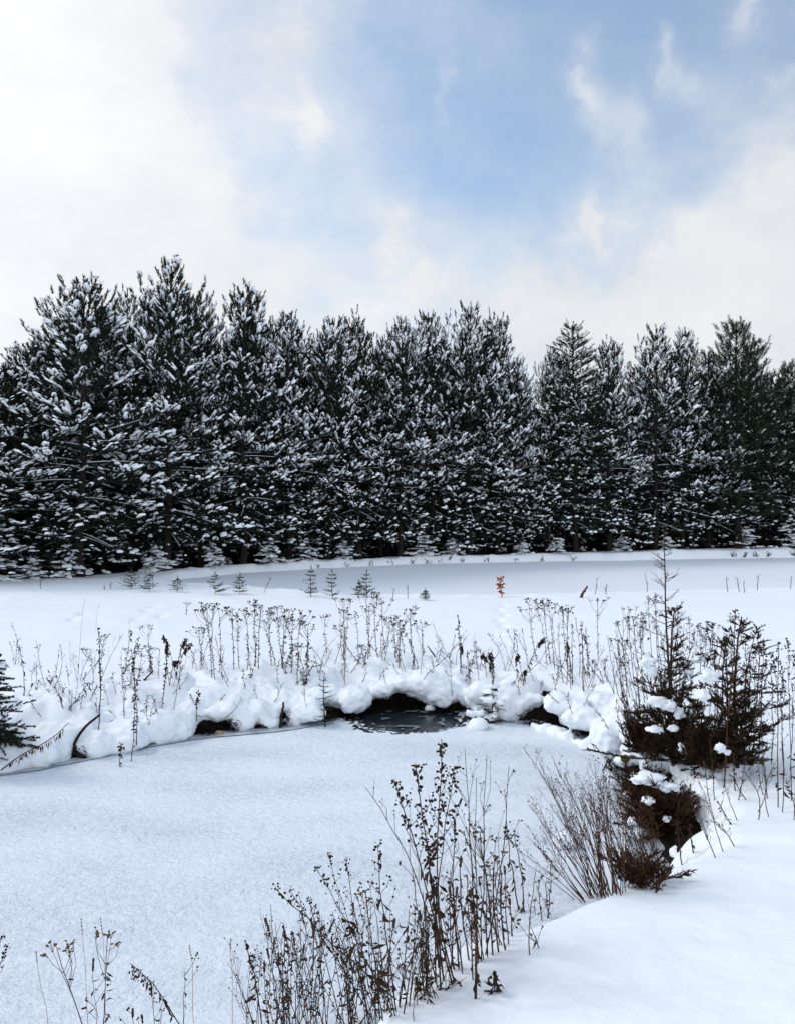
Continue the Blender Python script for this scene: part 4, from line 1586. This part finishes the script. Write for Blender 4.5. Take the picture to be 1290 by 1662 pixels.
SAPS = [(505, 969, 921, .28, 'spindly fir sapling, leftmost of the pair left of the middle by the second pond'),
        (540, 972, 927, .30, 'bushy green fir sapling, right one of the pair by the second pond'),
        (582, 969, 944, .26, 'low fir sapling just behind the tallest far tansy'),
        (596, 970, 928, .30, 'slim fir sapling just right of the low one behind the tansy'),
        (690, 974, 958, .16, 'small bright green sprig alone at the middle of the second pond edge'),
        (350, 965, 931, .34, 'scraggly fir sapling at the left end of the second pond'),
        (390, 964, 934, .34, 'leaning fir sapling right of the scraggly one by the second pond'),
        (288, 961, 938, .26, 'small fir sapling left of the second pond'),
        (214, 956, 926, .42, 'dark fir sapling at the forest edge on the left'),
        (243, 960, 930, .45, 'broad fir sapling at the forest edge beside the dark one')]
for k, (bx, by, ty, w, lab) in enumerate(SAPS):
    fir('fir_sapling', lab, G(bx, by), ty, w * .85, 'fir saplings by the second pond', 'sapling', 6 if k != 4 else 5, 0, 30 + k, 7, .12, .05, .015)

# snow-laden young firs under the pines
UNDER = [(-8, 940, 852, 1.0), (52, 945, 905, .6), (112, 938, 880, .75), (256, 930, 885, .9), (345, 925, 880, .8), (440, 920, 862, .9), (500, 916, 870, .9), (560, 914, 876, .8), (684, 907, 862, 1.0), (736, 905, 872, .8),
         (846, 903, 880, .7), (905, 902, 872, .8), (1010, 898, 870, .9), (1082, 897, 872, .8), (1212, 892, 852, 1.1), (1284, 890, 820, 1.2)]
for k, (bx, by, ty, w) in enumerate(UNDER):
    Yd = float(line_Y(bx)) + .25
    X = (bx - 645) / FPX * Yd
    zb = float(height(np.array([X]), np.array([Yd]))[0]) - .04
    fir('young_fir', ordinal(k) + ' snow-loaded young firs under the pines', np.array([X, Yd, zb]), ty, w, 'young firs under the pines', 'needle', 8, .62, 60 + k, 14, .06, .07, .02)


def cedar(label, base, top_py, width, mat, seed, n, name='cedar_shrub', squat=False, snowballs=()):
    rs = np.random.RandomState(seed)
    root = thing(name, label, 'shrub', base)
    h = (P(to_px(base), top_py, base[1]) - base)[2]
    st, fo = MB(), MB()
    C, A, L = [], [], []
    if not squat:
        pts = curve([.02, 0, h], 8, .02, rs)
        st.tube(pts, .02, .006, 6)
    leaders = []
    if not squat:
        leaders = [(pts, 1.0)]
        for k in range(6):
            a = k * 1.05 + rs.uniform(-.4, .4)
            hh = h * rs.uniform(.45, .92)
            sp = width * rs.uniform(.35, .8)
            d = np.array([math.cos(a) * sp, math.sin(a) * sp * .8, hh])
            lp = curve(d, 7, rs.uniform(-.06, .06), rs, .012)
            st.tube(lp, .010, .003, 5)
            leaders.append((lp, hh / h))
    for k in range(n):
        if squat:
            p = np.array([rs.normal() * .06, rs.normal() * .06, .02])
            d = rdir(rs, rs.uniform(-.15, .9))
            ln = min(1.05, rs.uniform(.35, 1.1)) * (1 + .25 * math.sin(3 * math.atan2(d[1], d[0]) + seed))
            e = p + np.array([d[0] * width * ln, d[1] * width * ln * .8, d[2] * h * ln + .05])
        else:
            lp, sc = leaders[rs.choice(7, p=[.28] + [.12] * 6)]
            s = rs.uniform(.03, .98) ** 1.35
            p = interp(lp, s)
            d = rdir(rs, rs.uniform(-.1, 1.1))
            r = width * .62 * (1 - s ** 1.5) ** .8 * rs.lognormal(-.25, .4) + .03
            e = p + np.array([d[0] * r, d[1] * r, d[2] * r * .9])
        m_ = (p + e) / 2 + np.array([0, 0, -.04 * np.linalg.norm(e - p)])
        br = np.array([p, m_, e])
        st.tube(br, .005, .002, 3)
        bl = np.linalg.norm(e - p)
        nn = max(5, int(bl / .022))
        for q in range(nn):
            w = rs.uniform(.22, 1.0)
            c = interp(br, w)
            a = unit((e - p) / bl + rdir(rs, .2) * rs.uniform(.4, 1.0))
            C.append(c)
            A.append(a)
            L.append(rs.uniform(.04, .11))
    V, F = needle_tufts(np.array(C), np.array(A), np.array(L), .028, .011, 12, rs, 15, 50)
    fo.add(V, tris=F)
    st.build('trunk' if not squat else 'branch_frame', M['twig'], root, True)
    fo.build('crown', M[mat], root)
    for k, (qx, qy, dY, rx, rz) in enumerate(snowballs):
        c = P(qx, qy, base[1] + dY) - base
        sm = MB()
        V = ICO3_V * np.array([rx, rx * .8, rz])
        V = V * (1 + .6 * fbm(ICO3_V[:, 0] * 1.5 + k * 5, ICO3_V[:, 1] * 1.5, ICO3_V[:, 2] * 1.5, oct=3))[:, None]
        V[:, 2] = np.where(V[:, 2] < -rz * .25, -rz * .25 + (V[:, 2] + rz * .25) * .6, V[:, 2])
        sm.add(V + c, tris=ICO3_F)
        sm.build('snow_clump', M['snow'], root, True)
    return root


cedar('taller brown cedar bush on the right bank with clumps of snow in it, left one', G(1092, 1243), 985, .50, 'cedar', 5, 205,
      snowballs=[(1050, 1076, -.18, .075, .06), (1056, 1090, -.2, .05, .07), (1131, 1070, -.15, .065, .04), (1066, 1140, -.33, .085, .06), (1084, 1146, -.34, .075, .065), (1102, 1160, -.32, .055, .06), (1118, 1092, -.2, .035, .035), (1062, 1184, -.33, .075, .035),
                 (1092, 1183, -.33, .05, .04), (1112, 1216, -.30, .06, .07), (1122, 1158, -.3, .03, .04)])
cedar('dark dense cedar bush, right one of the two on the right bank', G(1196, 1246), 1000, .42, 'cedar', 6, 190,
      snowballs=[(1150, 1100, -.2, .08, .07), (1168, 1215, -.35, .04, .05), (1140, 1130, -.25, .06, .06), (1180, 1222, -.35, .03, .03)])
cedar('low rusty brown juniper mound hanging over the ice on the right shore', G(1082, 1345), 1252, .42, 'juniper', 7, 330, 'juniper_shrub', True,
      snowballs=[(1050, 1265, -.2, .13, .05), (1082, 1278, -.25, .09, .045), (1052, 1300, -.3, .05, .04), (1082, 1330, -.36, .035, .03), (1030, 1352, -.3, .06, .05), (1024, 1335, -.3, .04, .04)])
cedar('low dark brush filling the gap between the two cedars', G(1146, 1244), 1130, .26, 'cedar', 14, 170, 'brush', True)
cedar('low brown brush at the left foot of the taller cedar', G(1046, 1222), 1130, .24, 'juniper', 15, 120, 'brush', True)
cedar('small rusty juniper at the water edge, left of the low mound', G(1036, 1296), 1240, .22, 'juniper', 9, 130, 'juniper_shrub', True,
      snowballs=[(1030, 1262, -.1, .07, .04), (1020, 1290, -.15, .05, .035)])
cedar('low foliage clump standing in for the dark hollow below the rusty mound', G(1036, 1436), 1414, .14, 'juniper', 8, 45, 'juniper_shrub', True)  # clump added as the dark of the hollow under the juniper mound


def larch():
    b = G(1090, 1238)
    root = thing('larch_sapling', 'bare larch sapling with a thin straight leader rising above the left cedar', 'young tree', b)
    rs = np.random.RandomState(12)
    tr = MB()
    top = P(1077, 852, b[1]) - b
    pts = curve(top, 10, .004, rs, .002)
    tr.tube(pts, .017, .0035, 6)
    to = tr.build('trunk', M['twig'], root, True)
    for k in range(46):
        s = rs.uniform(.30, .92)
        p = interp(pts, s)
        d = rdir(rs, rs.uniform(.15, .6))
        L = (.50 * (1 - s) + .06) * rs.uniform(.5, 1.25)
        e = p + d * L
        e[2] += .12 * L
        m_ = (p + e) / 2 - np.array([0, 0, .07 * L])
        mb = MB()
        mb.tube(np.array([p, m_, e]), .0045, .0018, 4)
        for q in range(rs.randint(2, 5)):
            w = rs.uniform(.35, .95)
            c = interp(np.array([p, m_, e]), w)
            f = c + unit(d + rdir(rs, .4) * .8) * rs.uniform(.03, .10)
            mb.tube(np.array([c, f]), .0022, .0014, 3)
            mb.blob(f, .004, rs)
        mb.build('branch', M['twig'], root, True)


larch()

# dark spruce at the left edge
gb = G(-14, 1214)
fir('spruce_sapling', 'dark young spruce cut by the left edge, snow on its boughs', gb, 1044, .46, None, 'needle_dark', 26, .05, 91, 70, .03, .026, .011)


def rock(name, label, cat, px_, py_, r, mat, seed, snowy=False, squash=.7, dz=0.0, group=None):
    b = G(px_, py_)
    rs = np.random.RandomState(seed)
    root = thing(name, label, cat, b + np.array([0, 0, dz]), group)
    V = ICO2_V * np.array([r, r * .85, r * squash])
    V = V * (1 + .30 * fbm(ICO2_V[:, 0] * 1.3 + seed, ICO2_V[:, 1] * 1.3, ICO2_V[:, 2] * 1.3, oct=2))[:, None]
    m1 = MB()
    m1.add(V + [0, 0, r * squash * .35], tris=ICO2_F)
    m1.build('stone_body', M[mat], root, True)
    if snowy:
        V2 = ICO3_V * np.array([r * 1.22, r * 1.06, r * 1.0])
        V2 = V2 * (1 + .25 * fbm(ICO3_V[:, 0] * 1.5 + seed, ICO3_V[:, 1] * 1.5, ICO3_V[:, 2] * 1.5, oct=3))[:, None]
        V2[:, 2] = np.where(V2[:, 2] < -.3 * r, -.3 * r + V2[:, 2] * .15, V2[:, 2])
        m2 = MB()
        m2.add(V2 + [0, 0, r * squash * .7], tris=ICO3_F)
        m2.build('snow_cap', M['snow'], root, True)


rock('stone', 'small yellowish stone at the far shore in a dark hollow', 'stone', 357, 1192, .055, 'stone', 2)
rock('stone', 'yellow-green mossy stone beside the left foot of the cedar', 'stone', 1014, 1232, .055, 'moss', 3, False, .8, -.01)
rock('stone', 'snow-capped stone standing alone in the ice left of the twig fans', 'stone', 916, 1374, .085, 'rock', 5, True)
rock('stone', 'flat snowy stone on the ice right of the open water', 'stone', 776, 1182, .12, 'rock', 6, True, .35)
rock('stone', 'round white snow-capped stone at the back of the open water', 'stone', 697, 1153, .06, 'rock', 7, True)


def log(name, label, pix, r, mat='bark', snow=False, cat='log', lift=0.0, leaves=0):
    pts = [G(*pix[0])]
    for (a, b_) in pix[1:]:
        pts.append(P(a, b_, pts[0][1] + .02 * len(pts)))
    pts = np.array(pts)
    k = np.linspace(0, 1, len(pts))
    kk = np.linspace(0, 1, 12)
    pp = np.stack([np.interp(kk, k, pts[:, i]) for i in range(3)], -1)
    rs = np.random.RandomState(int(pix[0][0]))
    pp[1:] += rs.normal(size=(11, 3)) * r * .25
    root = thing(name, label, cat, pts[0])
    m1 = MB()
    m1.tube(pp - pts[0], r * 1.2, r * .6, 7)
    m1.build('wood', M[mat], root, True)
    if snow:
        m2 = MB()
        m2.tube(pp[:-1] - pts[0] + [0, 0, r * 1.0], r * 1.1, r * .8, 8)
        m2.build('snow_cap', M['snow'], root, True)
    if leaves:
        m3 = MB()
        for q in range(leaves):
            m3.leaf(interp(pp - pts[0], rs.uniform(.1, 1)), unit([rs.uniform(-.3, .3), rs.uniform(-.3, .3), -1]), rs.uniform(.04, .13), rs.uniform(.010, .022), rs, .6)
        m3.build('dry_foliage', M['leaf'], root)
    return root


log('driftwood', 'curved dark driftwood branch rising from the ice at the left bank', [(140, 1232), (122, 1222), (121, 1205), (140, 1178), (162, 1160)], .022, 'bark')
log('driftwood', 'dark root stub lying at the ice edge under the curved driftwood', [(118, 1229), (130, 1228), (142, 1231)], .035, 'bark')
log('fallen_stalk', 'fallen dead stalk with hanging leaves at the left edge', [(2, 1250), (30, 1228), (70, 1208), (95, 1190), (113, 1172)], .006, 'stalk', cat='dry plant', leaves=34)
log('log', 'snow-covered log end with a dark round hollow beside the open water', [(800, 1172), (780, 1164), (752, 1166)], .06, 'bark', True)
log('twig', 'short broken stick on the snow behind the open water', [(706, 1066), (699, 1056), (693, 1048)], .012, 'bark', cat='stick')
log('twig', 'short broken stick on the left bank beside the long dock', [(234, 1104), (242, 1096), (249, 1089)], .012, 'bark', cat='stick')
log('twig', 'dark red broken twig sticking from the snow by the second pond', [(942, 970), (947, 960), (953, 952)], .035, 'stalk_red', cat='stick')
log('stump', 'dark broken weed stump in the hollow between two snow mounds', [(456, 1182), (457, 1160), (461, 1140)], .022, 'bark', cat='stump')
fir('spruce_sapling', 'tiny bare spruce standing in the shore snow left of the open water', G(528, 1180), 1096, .22, None, 'needle', 8, 0.0, 95, 8, .1, .02, .006)
fir('spruce_sapling', 'small snow-buried spruce right of the open water', G(800, 1172), 1112, .26, None, 'needle_dark', 8, .12, 96, 20, .05, .03, .008)

# hanging grass and roots in the hollows under the snow
for k, (c, w, hh) in enumerate(HOLLOWS):
    py_ = float(np.interp(c, [q[0] for q in FAR_PX], [q[1] for q in FAR_PX]))
    i = np.argmin(abs(np.array([to_px(q) for q in SHORE]) - c))
    X, Y = onz(c, py_, 0)
    rs = np.random.RandomState(300 + k)
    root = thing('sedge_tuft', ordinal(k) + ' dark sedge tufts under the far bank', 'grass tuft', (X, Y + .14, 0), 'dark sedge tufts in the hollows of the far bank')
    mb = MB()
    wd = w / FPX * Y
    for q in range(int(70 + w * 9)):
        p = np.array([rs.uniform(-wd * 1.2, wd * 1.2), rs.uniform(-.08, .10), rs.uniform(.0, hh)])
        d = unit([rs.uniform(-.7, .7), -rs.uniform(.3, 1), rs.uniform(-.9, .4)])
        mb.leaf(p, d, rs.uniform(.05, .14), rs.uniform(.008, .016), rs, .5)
    mb.build('blade_cluster', M['earth'], root)  # blades share the near-black soil colour that fills the hollows with shade

# spray at the left edge and the goldenrods in the bottom left corner
plant('boneset', [(12, 1534, -70, 1720), (4, 1524, -80, 1720)], 'tip of a brown weed entering at the left edge, low', rad=.0036, q=.75)
plant('tansy', [(178, 1516, 158, 1760), (92, 1538, 160, 1765)], 'dry tansy with reddish brown heads in the bottom left corner', rad=.0032, head='head_tan')
plant('plain', [(150, 1560, 154, 1765)], 'thin leafy stalk under the bottom left tansy', rad=.003)
plant('droop', [(212, 1536, 352, 1740)], 'goldenrod bending left with a drooping plume in the bottom left corner', rad=.0036, q=.6)
plant('plain', [(300, 1568, 296, 1750)], 'thin stalk behind the drooping goldenrod', rad=.0026)
BANK_TWIGS()
BANK_WEEDS()
cluster('plain', [(216, 1638, 222, 1760), (246, 1608, 254, 1760), (262, 1632, 268, 1750), (232, 1650, 236, 1760)], 'short stalks left of the drooping goldenrod', 'short stalks at the bottom left', rad=.0028)
cluster('grass', [(57, 1546, 88, 1760), (132, 1492, 152, 1760), (165, 1490, 170, 1760), (310, 1540, 322, 1750), (374, 1526, 374, 1740)], 'thin grass blades in the lower left', 'thin grass blades in the bottom left', rad=.004)
